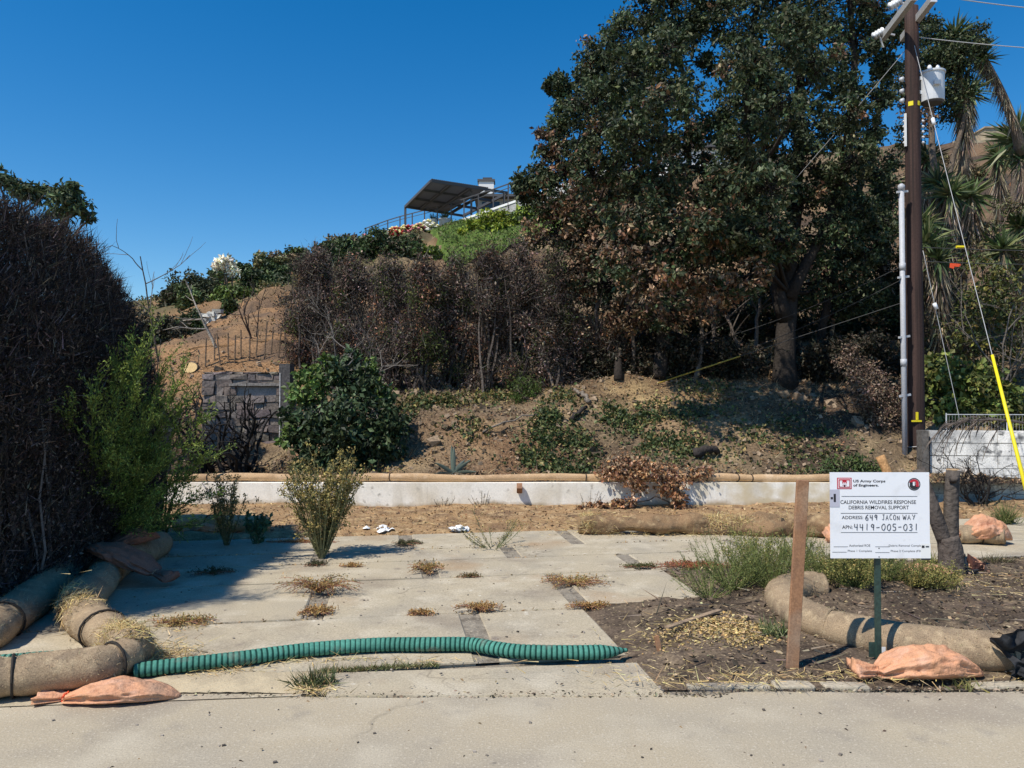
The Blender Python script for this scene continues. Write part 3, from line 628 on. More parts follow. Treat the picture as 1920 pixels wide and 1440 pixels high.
# ------------------------------------------------------------------ sandbags
def sandbag(label, base, ang, L, W, Hh, mat='bag', seed=0, frill=True, tilt=0., group=None):
    rng = np.random.default_rng(seed); m, n = 84, 72
    t = np.linspace(0, 1, m); th = np.linspace(0, 2 * np.pi, n, endpoint=False)
    neck = .19
    body = np.clip((t - neck) / (1 - neck), 0, 1)
    wv = np.where(t > neck, np.sin(np.pi * np.clip(body * .93 + .07, 0, 1)) ** .55 * (1 - .25 * body), 0)
    wv = np.maximum(wv, np.where(t <= neck, .13 + .50 * ((neck - t) / neck) ** .8, .13))
    wv[-1] = .05
    hv = np.where(t > neck, np.sin(np.pi * np.clip(body * .95 + .05, 0, 1)) ** .6, 0); hv = np.maximum(hv, np.where(t <= neck, .30 + .30 * (neck - t) / neck, .2)); hv[-1] = .08
    wr_ = np.exp(-np.abs(t - neck) * 7)[:, None]
    ph = rng.uniform(0, 6, 4)
    crz = 1 - 2 * np.abs(fbm(t[:, None] * 4.5 + seed * 3, np.cos(th)[None] * 1.6 + 7, np.sin(th)[None] * 1.6 + 7, 3) * 2 - 1)
    crz2 = 1 - 2 * np.abs(fbm(t[:, None] * 9 + seed * 5, np.cos(th)[None] * 4 + 3, np.sin(th)[None] * 4 + 3, 2) * 2 - 1)
    lf = np.sin(th[None] * 6 + 7 * fbm(t[:, None] * 2.2 + seed, 1.5) + seed); lf = np.sign(lf) * np.abs(lf) ** .5
    rip = 1 + .035 * lf + .19 * (crz - .4) + .09 * (crz2 - .4) + wr_ * 1.25 * (.16 * np.sin(9 * th + ph[0])[None] + .10 * np.sin(15 * th + ph[1] + 3 * t[:, None])) + .10 * (fbm(t[:, None] * 6 + seed, np.cos(th)[None] * 2 + 4, np.sin(th)[None] * 2 + 4, 3) - .5) * 2
    x = (t * L)[:, None] + 0 * th[None]; y = wv[:, None] * W / 2 * np.cos(th)[None] * rip
    z = hv[:, None] * Hh * (.5 + .5 * np.sign(np.sin(th)) * np.abs(np.sin(th)) ** .75)[None] * rip
    z = np.maximum(z, 0) + (tilt * (t - .3))[:, None]
    V = np.stack([x - L * .5, y, z], -1)
    o = thing('sandbag', label, 'sandbag', base, ang, group)
    mb = MB().grid(V, close=True); mb.f.append(np.array([np.arange(n)]) + (m - 1) * n); mb.f.append(np.array([np.arange(n)[::-1]]))
    mb.build('bag', MT[mat], o, True)
    i = int(neck * m); ring = V[i - 1:i + 1].mean(0); ring = np.vstack([ring, ring[:1]]) * (1, 1.06, 1.06)
    MB().tube(ring, .006, 5, cap=False).build('tie', MT['redtag' if seed == 1 else 'bag'], o)
    return o
sandbag('flat peach sandbag with bright orange tied neck, beside the street edge fiber roll', G(208, 1312) + (0, 0, .003), R(4), .74, .27, .085, seed=1)
sandbag('plump peach sandbag lying at the foot of the white sign', G(1722, 1277) + (0, 0, .025), R(1), .76, .27, .16, seed=2)
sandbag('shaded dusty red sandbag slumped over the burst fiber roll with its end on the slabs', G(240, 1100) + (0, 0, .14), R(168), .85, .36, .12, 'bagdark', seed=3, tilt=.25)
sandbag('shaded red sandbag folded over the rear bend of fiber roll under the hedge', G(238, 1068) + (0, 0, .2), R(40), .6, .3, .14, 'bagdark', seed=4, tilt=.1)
sandbag('bright orange sandbag draped on the collapsed roll before the block wall', G(1842, 1022) + (0, 0, .06), R(-8), .62, .38, .24, seed=5)
sandbag('folded peach sandbag beside the torn roll, partly behind the white sign', G(1568, 1014) + (0, 0, .02), R(62), .6, .3, .17, seed=6)
sandbag('small orange sandbag lying behind the forked stump', G(1812, 1078) + (0, 0, .03), R(10), .42, .26, .12, seed=7)
sandbag('pale orange sandbag on the mound of soil in the green weeds by the stump', G(1735, 1094) + (0, 0, .03), R(10), .6, .3, .13, seed=9)
sandbag('orange sandbag lying by the pale roll at the back left of the driveway', G(392, 999) + (0, -.12, .02), R(20), .5, .28, .12, seed=8)

# ------------------------------------------------------------------ green ribbed hoses
def hose(label, pts, r, per=.032, nose=True, flat=.8):
    p = spline(pts, 90); s = np.concatenate([[0], np.cumsum(np.linalg.norm(np.diff(p, axis=0), axis=1))])
    m = int(s[-1] / per * 8); ss = np.linspace(0, s[-1], m); q = np.stack([np.interp(ss, s, p[:, i]) for i in range(3)], -1)
    w_ = np.abs(np.sin(np.pi * ss / per)); rad = r * (.92 + .08 * w_ ** .6) * (1 + .10 * (fbm(ss * 2.3, 4.) - .5))
    if nose: rad *= np.clip((s[-1] - ss) / .17, .12, 1) ** .6
    c = np.where((w_ < .52)[:, None], np.array((.008, .045, .035)), np.array((.075, .235, .18)) * (.75 + .5 * fbm(ss * 5, 1.))[:, None])
    t = thing('ribbed_hose', label, 'hose', (q[m // 2][0], q[m // 2][1], 0.018))
    part(t, MB().tube(q, rad, 18, col=c, sq=flat), 'sleeve', MT['hose'], True)
    return t
r = .054; hp = lambda px, py: G(px, py, .018) + (0, 0, r * .82)
t = hose('green ribbed drain hose stretched across the driveway slabs', [hp(250, 1272), hp(330, 1262), hp(450, 1248), hp(570, 1232), hp(700, 1222), hp(800, 1221), hp(880, 1221), hp(930, 1229), hp(980, 1235), hp(1060, 1237), hp(1130, 1236), hp(1176, 1232)], r)
hose('shaded green ribbed hose piece under the dark hedge behind the front roll', [hp(-80, 1262), hp(20, 1255), hp(80, 1250), hp(135, 1248)], .06, nose=False)

# ------------------------------------------------------------------ stakes and scraps
b = G(1483, 1261, .02); top = P(1505, 900, b[1] - .02)
t = thing('wooden_stake', 'tall leaning reddish wooden stake standing left of the white sign', 'stake', b)
mb = MB().bar(b + (0, 0, -.1), top, .072, .022); o = part(t, mb, 'board', MT['pine'])
bv = o.modifiers.new('b', 'BEVEL'); bv.width = .003
def board(label, a, c, wd, ht, mat='greywood'):
    a, c = np.array(a), np.array(c); m = (a + c) / 2
    o = off(MB().bar(a, c, wd, ht), m).build('scrap_board', MT[mat], loc=m); return tag(o, label, 'board')
q1, q2 = G(1250, 1208), G(1350, 1184)
board('thin brown board lying across the straw mound on the verge', (q1[0], q1[1], .11), (q2[0], q2[1], .15), .04, .012)
q1 = G(1240, 1232); board('short dark stick stuck upright at the end of the thin brown board', (q1[0], q1[1], -.02), (q1[0] - .03, q1[1] + .01, .13), .03, .02, 'pine')
q1, q2 = G(1500, 1172), G(1530, 1200); board('short pale stick poking from under the thick tan roll', (q1[0], q1[1] - .08, .1), (q2[0], q2[1] - .1, .03), .014, .014)
q1 = P(974, 914, 11.3); board('small square brown stake end poking over the white wall', q1 + (0, .04, -.05), q1 + (0, -.04, .03), .08, .1, 'pine')
a1, a2 = P(1650, 855, 11.2), P(1672, 905, 11.1)
t = thing('cut_log', 'orange cut branch end leaning by the utility pole above the sign', 'log', a2)
part(t, MB().tube(bez(a1, a2, (0, 0, .02), 5), .065, 10, col=(.42, .24, .11)), 'log', MT['wood'], True)
# black filter fabric at right edge
rng = np.random.default_rng(31)
b = G(1893, 1262)
t = thing('black_fabric', 'crumpled black filter fabric heaped over the end of the tan roll', 'fabric', b)
uu, vv = np.meshgrid(np.linspace(0, 1, 40), np.linspace(0, 1, 36), indexing='ij')
xx = -.15 + uu * .42 + .05 * np.sin(vv * 7); zz = vv * (.36 - .12 * uu) + .05 * np.sin(uu * 9 + vv * 4); yy = -.05 + .16 * np.sin(vv * 2.6) + .07 * (fbm(uu * 4, vv * 5, 0, 4) - .5) * 4 + .03 * np.sin(uu * 16 + vv * 5)
part(t, MB().grid(np.stack([b[0] + xx, b[1] + yy * .6 - .20, b[2] + np.maximum(zz * (1 - .25 * (fbm(uu * 5, 3.) - .3)), 0)], -1)), 'sheet', MT['black'], True)
xx = -.08 + uu * .4; part(t, MB().grid(np.stack([b[0] + xx, b[1] - .36 + vv * .3, b[2] + .03 + .05 * fbm(uu * 9, vv * 9, 2, 3)], -1)), 'skirt', MT['black'], True)
# white plastic scraps at back of slabs
def scrap(label, px, py, wd, seed):
    rng = np.random.default_rng(seed); b = G(px, py, .02); mb = MB()
    for i in range(16):
        c = b + (rng.normal(0, wd * .33), rng.normal(0, .05), abs(rng.normal(0, .025)) + .012)
        s = rng.uniform(.03, .06); a_ = np.linspace(0, 2 * np.pi, 9)[:-1]
        ring = np.stack([np.cos(a_) * s * rng.uniform(.6, 1.3, 8), np.sin(a_) * s * rng.uniform(.6, 1.2, 8), rng.normal(0, .018, 8)], -1) + c
        mb.add(np.vstack([ring, c + (0, 0, .03)]), [(j, (j + 1) % 8, 8) for j in range(8)])
    t = thing('plastic_scrap', label, 'litter', b); part(t, mb, 'crumple', MT['paper'])
scrap('crumpled white plastic litter between the tall yellow weed and the low pot weed', 715, 998, .2, 1)
scrap('crumpled white plastic litter beside the thin spiky weed', 860, 995, .14, 2)

# ------------------------------------------------------------------ the sign
SX, SY, SD = 1557, 886, 4.66
PPM = FPX / SD
sb = G(1645, 1250, .02)
sign = thing('notice_sign', 'white wildfire debris notice board on a green steel post', 'sign', (sb[0], SD + .03, sb[2]))
pc = P((1557 + 1742) / 2, (886 + 1046) / 2, SD)
SW, SH = 185.5 / PPM, 160 / PPM
panel = MB().box((0, 0, 0), (SW, .006, SH)).build('panel', MT['signwhite'], sign, loc=tuple(pc - np.array(sign.location)))
def z2l(zx, zy):      # zoomed photo pixel -> panel plane
    return np.array(((zx - 467) / 4 / PPM - SW / 2, -.0036, SH / 2 - (zy - 98) / 4 / PPM))
px4 = 1 / 4 / PPM
def text(body, zx, zy, zw, zh, mat='ink', parent=None, bold=0.):
    cu = bpy.data.curves.new('txt', 'FONT'); cu.body = body; cu.size = 1; cu.extrude = 0; cu.offset = bold; cu.resolution_u = 3
    ob = bpy.data.objects.new('txt', cu); C.objects.link(ob); bpy.context.view_layer.update()
    me = bpy.data.meshes.new_from_object(ob); bpy.data.objects.remove(ob)
    co = np.empty(len(me.vertices) * 3); me.vertices.foreach_get('co', co); co = co.reshape(-1, 3)
    lo, hi = co.min(0), co.max(0); q = (co - lo) / np.maximum(hi - lo, 1e-6)
    o0 = z2l(zx, zy + zh)
    v = np.stack([o0[0] + q[:, 0] * zw * px4, np.full(len(q), o0[1]), o0[2] + q[:, 1] * zh * px4], -1)
    me.vertices.foreach_set('co', v.ravel()); me.update(); me.materials.append(MT[mat])
    return link('lettering', me, panel)
def rule(zx0, zx1, zy, wd=3):
    a_, b_ = z2l(zx0, zy), z2l(zx1, zy); c = (a_ + b_) / 2
    MB().box(c, (abs(b_[0] - a_[0]), .0008, wd * px4)).build('ruled_line', MT['ink'], panel)
text('US Army Corps', 640, 153, 240, 26, bold=.03); text('of Engineers.', 640, 184, 190, 26, bold=.03)
rule(552, 1118, 277); rule(545, 1118, 403); rule(545, 1116, 546)
text('CALIFORNIA WILDFIRES RESPONSE', 543, 306, 565, 28, bold=.012); text('DEBRIS REMOVAL SUPPORT', 605, 346, 450, 28, bold=.012)
text('ADDRESS:', 552, 422, 160, 25, bold=.012); text('APN:', 554, 493, 78, 27, bold=.012)
for x_, y_ in ((490, 652), (800, 652), (480, 692), (800, 695)): rule(x_, x_ + 106, y_, 2.5)
text('Authorized ROE', 605, 634, 158, 18); text('Debris Removal Complete', 902, 636, 262, 20)
text('Phase 1 Complete', 595, 675, 180, 20); text('Phase 2 Complete (FSO)', 916, 676, 246, 20)
GL = {'6': [[(.8, 1), (.3, .7), (.1, .3), (.3, 0), (.7, .05), (.8, .3), (.5, .48), (.15, .35)]], '4': [[(.15, 1), (.1, .5), (.85, .5)], [(.75, 1), (.7, 0)]],
      '9': [[(.75, .7), (.5, .95), (.2, .75), (.3, .5), (.75, .6), (.8, .9), (.7, 0)]], 'J': [[(.2, 1), (.9, 1)], [(.6, 1), (.6, .2), (.35, 0), (.1, .15)]],
      'A': [[(.05, 0), (.5, 1), (.9, 0)], [(.2, .38), (.75, .38)]], 'C': [[(.85, .9), (.45, 1), (.1, .5), (.4, .02), (.85, .12)]],
      'O': [[(.5, 1), (.12, .7), (.15, .2), (.5, 0), (.85, .3), (.8, .8), (.5, 1)]], 'N': [[(.1, 0), (.12, .8), (.75, .05), (.8, .85)]],
      'W': [[(0, 1), (.25, 0), (.5, .7), (.72, 0), (1, 1)]], 'Y': [[(.1, 1), (.5, .5)], [(.9, 1), (.4, 0)]], '1': [[(.5, 1), (.45, 0)]],
      '0': [[(.5, .95), (.1, .6), (.2, .1), (.6, 0), (.9, .4), (.8, .85), (.5, .95)]], '5': [[(.85, 1), (.25, 1), (.2, .6), (.7, .55), (.8, .2), (.5, 0), (.1, .08)]],
      '3': [[(.15, .9), (.55, 1), (.8, .8), (.4, .55), (.8, .35), (.6, .05), (.1, .05)]], '-': [[(.1, .45), (.85, .5)]]}
def hand(s, zx, zy, zw, zh, rr=.0024):
    n_ = len(s); cw = zw / n_
    for i, ch in enumerate(s):
        mb = MB()
        for stv in GL.get(ch, []):
            p = np.array([z2l(zx + (i + .08 + q[0] * .76) * cw, zy + (1 - q[1]) * zh + 2 * math.sin(i * 2.1)) for q in stv])
            p = spline(p, 4 * len(p)) if len(p) > 3 else p
            p[:, 1] = -.0032; mb.tube(p, rr, 5, sq=None)
        if mb.n: mb.build('handwriting', MT['marker'], panel)
hand('649', 725, 414, 100, 40); hand('JACON', 850, 414, 140, 38, .0019); hand('WAY', 1005, 414, 102, 36, .0019)
hand('4419-005-031', 640, 482, 490, 48)
def disc(zx, zy, zr, n=28, rin=0., a0=0., a1=2 * math.pi, dy=0.):
    c = z2l(zx, zy); an = np.linspace(a0, a1, n)
    o_ = c + np.stack([np.cos(an) * zr * px4, 0 * an - dy, np.sin(an) * zr * px4], -1); i_ = c + np.stack([np.cos(an) * rin * px4, 0 * an - dy, np.sin(an) * rin * px4], -1)
    return MB().grid(np.stack([o_, i_], 1))
def rect(zx0, zy0, zx1, zy1, mat, name, dy=0.):
    a_, b_ = z2l(zx0, zy0), z2l(zx1, zy1); c = (a_ + b_) / 2; c[1] -= dy
    return MB().box(c, (abs(b_[0] - a_[0]), .0006, abs(a_[2] - b_[2]))).build(name, MT[mat], panel)
o = rect(519, 138, 628, 223, 'signred', 'emblem_frame'); bv = o.modifiers.new('b', 'BEVEL'); bv.width = .004
rect(526, 145, 621, 216, 'signwhite', 'emblem_border', .0007); rect(530, 149, 617, 212, 'signred', 'emblem_field', .0014)
m_ = MB()
for x_, y_, ww_, hh_ in ((538, 166, 19, 38), (591, 166, 19, 38), (557, 182, 34, 8), (557, 196, 12, 8), (579, 196, 12, 8), (538, 158, 5, 8), (545, 158, 5, 8), (552, 158, 5, 8), (591, 158, 5, 8), (598, 158, 5, 8), (605, 158, 5, 8), (566, 172, 5, 10), (577, 172, 5, 10)):
    a_, b_ = z2l(x_, y_), z2l(x_ + ww_, y_ + hh_); c = (a_ + b_) / 2; c[1] -= .002 + .00005 * (x_ % 7); m_.box(c, (abs(b_[0] - a_[0]), .0005, abs(a_[2] - b_[2])))
m_.build('emblem_castle', MT['signwhite'], panel); rect(569, 191, 579, 204, 'ink', 'emblem_gate', .0030)
disc(1095, 187, 47, 30, 40).build('seal_ring', MT['ink'], panel)
disc(1095, 187, 38, 20, 20, .3, 2.84, .0003).build('seal_roof', MT['signred'], panel)
disc(1095, 187, 38, 20, 12, 3.5, 5.92, .0003).build('seal_base', MT['ink'], panel)
for x_ in (1062, 1100, 1108): rect(x_, 172, x_ + 22 if x_ != 1100 else x_ + 5, 205, 'ink' if x_ != 1108 else 'signred', 'seal_figure', .0008)
rect(463, 226, 535, 355, 'sticker', 'sticker', .0012); rect(470, 282, 486, 298, 'ink', 'sticker_mark', .0022); rect(492, 258, 508, 318, 'ink', 'sticker_mark', .0022)
rect(1140, 628, 1212, 748, 'paper', 'sticker', .0014); rect(1140, 738, 1212, 750, 'ink', 'sticker_edge', .0026); rect(1146, 642, 1166, 660, 'ink', 'sticker_mark', .0024); rect(1175, 646, 1200, 656, 'marker', 'sticker_mark', .0024)
for zy_ in (728, 664): disc(828, zy_, 5, 10).build('bolt', MT['ink'], panel)
mb = MB(); xc = P(1645, 1100, SD + .03)[0]
mb.box((xc, SD + .018, .44), (.028, .004, 1.0)); mb.box((xc - .014, SD + .028, .44), (.004, .022, 1.0)); mb.box((xc + .014, SD + .028, .44), (.004, .022, 1.0))
part(sign, mb, 'post', MT['greenpaint'])
part(sign, MB().box((xc - .03, SD + .03, .12), (.05, .004, .09)), 'anchor_plate', MT['greenpaint'])
part(sign, MB().box((xc + .028, SD + .016, .115), (.022, .003, .05)), 'post_label', MT['paper'])

# ------------------------------------------------------------------ utility pole
PD = 13.0
pb = np.array((XP(1716, PD), PD, 0.)); ptop = P(1709, 14, PD)
def pole_at(py):
    z = P(1712, py, PD)[2]; f = z / ptop[2]; return pb * (1 - f) + ptop * f
t = thing('utility_pole', 'dark brown wooden utility pole with crossarms standing behind the white sign', 'utility pole', pb)
zz = np.linspace(-.2, ptop[2], 16); f = zz / ptop[2]
pp = pb[None] * (1 - f[:, None]) + ptop[None] * f[:, None]; pp[:, 2] = zz
part(t, MB().tube(pp, np.interp(f, [0, 1], [.152, .108]), 20), 'shaft', MT['pole'], True)
za = P(1712, 40, PD)[2]
for x0, y0, x1, y1 in ((6.44, 12.2, 6.62, 13.62), (6.78, 12.25, 6.98, 13.62)):
    a = part(t, MB().bar((x0, y0, za), (x1, y1, za), .09, .115), 'crossarm', MT['armwood'])
    off(MB().box((x0, y0 - .012, za), (.10, .02, .125), rz=.1), t.location).build('end_cap', MT['porcelain'], a)
for px, py, d_ in ((1681, 12, 13.0), (1650, 68, 13.5)):
    c = P(px, py, d_); m1 = MB()
    for k in range(4): m1.tube([c + (-.10 + .05 * k, 0, .03 * k), c + (-.085 + .05 * k, 0, .03 * k + .01)], [.075, .05], 12)
    a = part(t, m1, 'insulator', MT['porcelain'], True)
    off(MB().bar(c + (.08, 0, .06), c + (.26, 0, .02), .03, .03).bar(c + (.0, 0, -.02), c + (.06, 0, -.2), .02, .02), t.location).build('fuse_arm', MT['steel'], a)
for py in (150, 172, 190):
    c = pole_at(py) + (-.17, -.02, 0); part(t, MB().tube([c, c + (-.05, 0, 0)], [.05, .03], 10), 'bracket_cap', MT['steel'], True)
for xo in (-.15, .16):
    for k in range(5):
        c = pole_at(228 + 10 * k) + (xo, -.02, 0); part(t, MB().tube([c + (0, 0, -.02), c, c + (0, 0, .02)], [.014, .036, .014], 10), 'spool', MT['porcelain'], True)
c = pole_at(246) + (-.155, -.06, 0); part(t, MB().bar(c + (0, 0, -.28), c + (0, 0, .28), .03, .03), 'riser_strip', MT['white'])
def poleface(px, py, d_=.0):
    c = pole_at(py); r_ = .138; dx = np.clip(P(px, py, PD - .1)[0] - c[0], -r_ * .9, r_ * .9); return c + (dx, -math.sqrt(max(r_ * r_ - dx * dx, .0004)) - .004, 0)
for px in (1703, 1717):
    c = pole_at(198); an = np.linspace(-2.6 if px == 1703 else -1.35, -1.95 if px == 1703 else -.75, 6); r_ = .122
    V = np.stack([np.stack([c[0] + np.cos(an) * r_, c[1] + np.sin(an) * r_, np.full(6, c[2] + s)], -1) for s in (-.035, .04)], 1)
    part(t, MB().grid(V), 'yellow_band', MT['yellow'], True)
c = poleface(1716, 789) + (0, -.012, 0); part(t, MB().box(c, (.16, .03, .028)), 'yellow_mark', MT['yellow']); part(t, MB().box(c + (.01, .0, .085), (.03, .03, .13)), 'yellow_mark', MT['yellow'])
# transformer
tc = P(1748, 162, PD - .05); r_ = 21 / FPX * PD
tr = thing('transformer', 'pale grey cylindrical transformer can bracketed to the pole', 'transformer', tc - (0, 0, .29))
part(tr, MB().tube([tc + (0, 0, z) for z in (-.27, -.265, .2, .205, .235, .25)], [r_ * .93, r_ * .97, r_, r_ * 1.09, r_ * 1.09, r_ * .8], 28), 'tank', MT['tank'])
part(tr, MB().tube([tc + (0, 0, z) for z in (-.30, -.27)], [r_ * .8, r_ * .93], 28), 'base_skirt', MT['darksteel'])
for z in (.12, -.12): part(tr, MB().box((tc + pole_at(160)) / 2 + (-.04, -.0, z), (.2, .07, .06)), 'bracket', MT['tank'])
part(tr, MB().box(tc + (-.04, -r_ - .03, -.02), (.11, .06, .07)), 'terminal_box', MT['tank'])
for k in (-.07, .07): part(tr, MB().tube([tc + (k, -.05, .25), tc + (k, -.05, .3), tc + (k, -.05, .34)], [.03, .04, .02], 10), 'bushing', MT['porcelain'], True)
# conduit
cx = [P(1690, 350, PD - .2), P(1697, 880, PD - .2)]
cd_ = thing('conduit_riser', 'light grey riser pipe strapped beside the utility pole', 'conduit', (cx[1][0] + .01, PD - .2, 0))
dirv = (cx[1] - cx[0]) / (cx[1][2] - cx[0][2]); foot = cx[0] + dirv * (0 - cx[0][2])
part(cd_, MB().tube([cx[0], foot], .042, 12), 'pipe', MT['conduit'], True)
part(cd_, MB().tube([cx[0] + (0, 0, -.06), cx[0] + (0, 0, .02), cx[0] + (0, 0, .05)], [.055, .055, .02], 12), 'pipe_cap', MT['conduit'], True)
for py in (500, 680): c = P(1690 + 7 * (py - 350) / 530, py, PD - .2); part(cd_, MB().tube([c + (0, 0, -.06), c + (0, 0, .06)], .05, 12), 'coupling', MT['conduit'], True)
for py in (360, 520, 632, 742):
    c = P(1690 + 7 * (py - 350) / 530, py, PD - .2); part(cd_, MB().bar(c + (-.09, -.03, -.01), c + (.12, .03, .02), .03, .035), 'strap', MT['steel'])
# wires
def wire(name, label, a, b, sag=0., r=.008, mat='wire', cat='cable', n=24):
    a, b = np.array(a, float), np.array(b, float); t_ = np.linspace(0, 1, n)[:, None]
    p = a * (1 - t_) + b * t_; p[:, 2] -= sag * 4 * (t_ * (1 - t_))[:, 0]
    o = thing(name, label, cat, a); part(o, MB().tube(p, r, 6), 'strand', MT[mat], True); return o, p
wire('power_line', 'upper power line leaving the crossarm end to the right', (6.70, 12.24, za + .06), P(2300, 28, 12.0), .12, .009)
wire('power_line', 'power line leaving the pole just below the crossarms', pole_at(68), P(2300, 98, 12.0), .1, .008)
wire('communication_cable', 'thin level cable carrying a yellow tag across the yuccas', pole_at(463), P(2300, 468, 12.5), .05, .006, 'darkwire')
wire('communication_cable', 'lower cable with the red tag below the yellow tagged one', pole_at(490) + (.1, 0, 0), P(2300, 492, 12.5), .05, .006, 'darkwire')
wire('service_wire', 'service wire slanting down from the pole top through the oak crown', pole_at(80), P(1250, 600, 18.5), .1, .007, 'wire')
wire('service_wire', 'paired service wire dropping from mid pole into the oaks', pole_at(488), P(1290, 650, 17), .15, .006, 'darkwire')
wire('service_wire', 'lower service wire dropping left from mid pole', pole_at(512), P(1300, 690, 16.5), .12, .006, 'darkwire')
for lab, px, py, d_ in (('white strain insulator on the wire through the oak crown', 1591, 235, 14.2),):
    c = P(px, py, d_); o = off(MB().tube([c + (-.06, 0, -.09), c + (.06, 0, .09)], .03, 8), c).build('strain_insulator', MT['porcelain'], loc=c); tag(o, lab, 'insulator')
c = P(1801, 463, 12.75); o = MB().tube([(-.07, 0, 0), (.07, 0, 0)], .022, 8).build('cable_tag', MT['yellow'], loc=c); tag(o, 'yellow sleeve tag on the level cable', 'tag')
c = P(1790, 497, 12.7); mb = MB().box((0, 0, 0), (.15, .02, .05), ry=.08).box((-.05, -.012, -.025), (.07, .012, .06), ry=.3).box((.07, .01, .0), (.06, .012, .03), ry=-.3)
o = mb.build('warning_ribbon', MT['redtag'], loc=c); tag(o, 'bright red ribbon tag hanging on the lower cable', 'tag')
anc = G(1945, 1002); g0 = pole_at(66)
gw, p = wire('guy_wire', 'long guy wire running down from the pole top to the yellow guard', g0, anc, 0., .005, 'wire', 'guy wire')
c1, c2 = g0 + (anc - g0) * .715, anc
og = thing('guy_guard', 'bright yellow plastic guy guard slanting in front of the block wall', 'guy guard', anc)
part(og, MB().tube([c1, (c1 + c2) / 2, c2], [.019, .023, .027], 12), 'sleeve', MT['yellow'], True)
c = g0 + (anc - g0) * .22; part(gw, MB().tube([c, c + (anc - g0) * .014], .03, 10), 'strain_insulator', MT['porcelain'], True)
g1 = pole_at(472); q = T(1835, 14.0)
gw2, p = wire('guy_wire', 'shorter guy wire with a white insulator dropping from mid pole into ivy', g1 + (.1, -.1, 0), P(1800, 790, 12.6), 0., .005, 'wire', 'guy wire')
c = P(1754, 574, 12.75); part(gw2, MB().tube([c + (-.02, 0, .05), c + (.02, 0, -.05)], .032, 10), 'strain_insulator', MT['porcelain'], True)
e = hit(1232, 727); s_ = pole_at(560)
gw3, p = wire('guy_wire', 'back guy wire slanting from the pole down into the bank under the oaks', s_, e, 0., .006, 'darkwire', 'guy wire')
og = thing('guy_guard', 'thin tarnished yellow guy guard slanting out of the bank under the oaks', 'guy guard', e)
part(og, MB().tube([e, e + (s_ - e) * .36], .014, 8), 'sleeve', MT['oldyellow'], True)
c = pole_at(835); an = np.linspace(0, 2 * np.pi, 20)
o = off(MB().tube(np.stack([c[0] + np.cos(an) * .17, c[1] + np.sin(an) * .17, c[2] + .03 * np.cos(an)], -1), .008, 5).tube(bez(c + (-.16, -.05, -.03), c + (-.3, -.08, -.45), (-.1, 0, 0)), .008, 5), c).build('pole_rope', MT['wire'], loc=c); tag(o, 'pale rope tied round the pole with a dangling end', 'rope')

# ------------------------------------------------------------------ hilltop terrace
A_, B_, C_, D_ = P(760, 388, 60), P(808, 340, 56), P(952, 362, 60), P(868, 405, 65)
t = thing('pergola', 'dark slatted pergola with sloping roof on the hilltop terrace', 'pergola', P(863, 420, 60))
bil = lambda s, v: (A_ * (1 - s) + D_ * s) * (1 - v) + (B_ * (1 - s) + C_ * s) * v
for s in np.linspace(0, 1, 5): part(t, MB().bar(bil(s, 0), bil(s, 1), .16, .2), 'rafter', MT['darksteel'])
for v in np.linspace(0, 1, 4): part(t, MB().bar(bil(0, v) + (0, 0, .02), bil(1, v) + (0, 0, .02), .14, .18), 'beam', MT['darksteel'])
for s in np.linspace(.015, .72, 30): part(t, MB().bar(bil(s, -.01) + (0, 0, .17), bil(s, 1.01) + (0, 0, .17), .115, .05), 'slat', MT['darksteel'])
for s, v, h in ((0, 0, 2.3), (.56, .9, 2.4), (1, .2, 2.2), (.95, 1, 3.)):
    q = bil(s, v); part(t, MB().bar(q, q - (0, 0, h), .16, .16), 'post', MT['darksteel'])
dl, dr = P(822, 432, 60), P(985, 371, 51.0)
t = thing('terrace_deck', 'pale concrete terrace slab jutting out over the hilltop lawn', 'deck', dl)
u = nrm((dr - dl) * (1, 1, 0)); nv = np.array((-u[1], u[0], 0)); zt_ = (dl[2] + dr[2]) / 2; ext = 9.
def prism(pts, z0, z1):
    n_ = len(pts); v = [(p[0], p[1], z0) for p in pts] + [(p[0], p[1], z1) for p in pts]
    return MB().add(np.array(v), [tuple(range(n_))[::-1], tuple(range(n_, 2 * n_))] + [(i, (i + 1) % n_, (i + 1) % n_ + n_, i + n_) for i in range(n_)])
e0_, e1_ = dl, dl + u * (np.linalg.norm((dr - dl)[:2]) + ext)
part(t, prism([e0_, e1_, e1_ + nv * 12, e0_ + nv * 12], zt_ - .62, zt_), 'slab', MT['hillcon'])
part(t, prism([e0_ - nv * .05, e1_ - nv * .05, e1_ + nv * .5, e0_ + nv * .5], zt_ + .003, zt_ + .16), 'coping', MT['white'])
part(t, prism([e0_ + nv * 2.5 + u * 2, e1_ + nv * 2.5, e1_ + nv * 3, e0_ + nv * 3 + u * 2], zt_ - 3.5, zt_ - .625), 'dark_back_wall', MT['roofdark'])  # dark roof colour stands in for the deep shade under the slab
for s in (.33, .62, .95):
    c = e0_ + (dr - dl) * s + nv * 1.2; part(t, MB().box((c[0], c[1], zt_ - 2.1), (1.1, .8, 2.94), rz=math.atan2(u[1], u[0])), 'pier', MT['hillcon'])
t = thing('terrace_railing', 'dark metal railing climbing past the flower bed to the terrace edge', 'railing', P(690, 428, 74))
ra = [(686, 428, 446, 74), (705, 421, 441, 72), (727, 413, 440, 70), (750, 406, 436, 68), (773, 400, 433, 65), (796, 394, 431, 62), (820, 387, 428, 60), (846, 380, 422, 58.5), (870, 373, 414, 57), (897, 364, 405, 55.5), (925, 355, 398, 54), (953, 345, 388, 52.5), (985, 334, 376, 51)]
prev = None
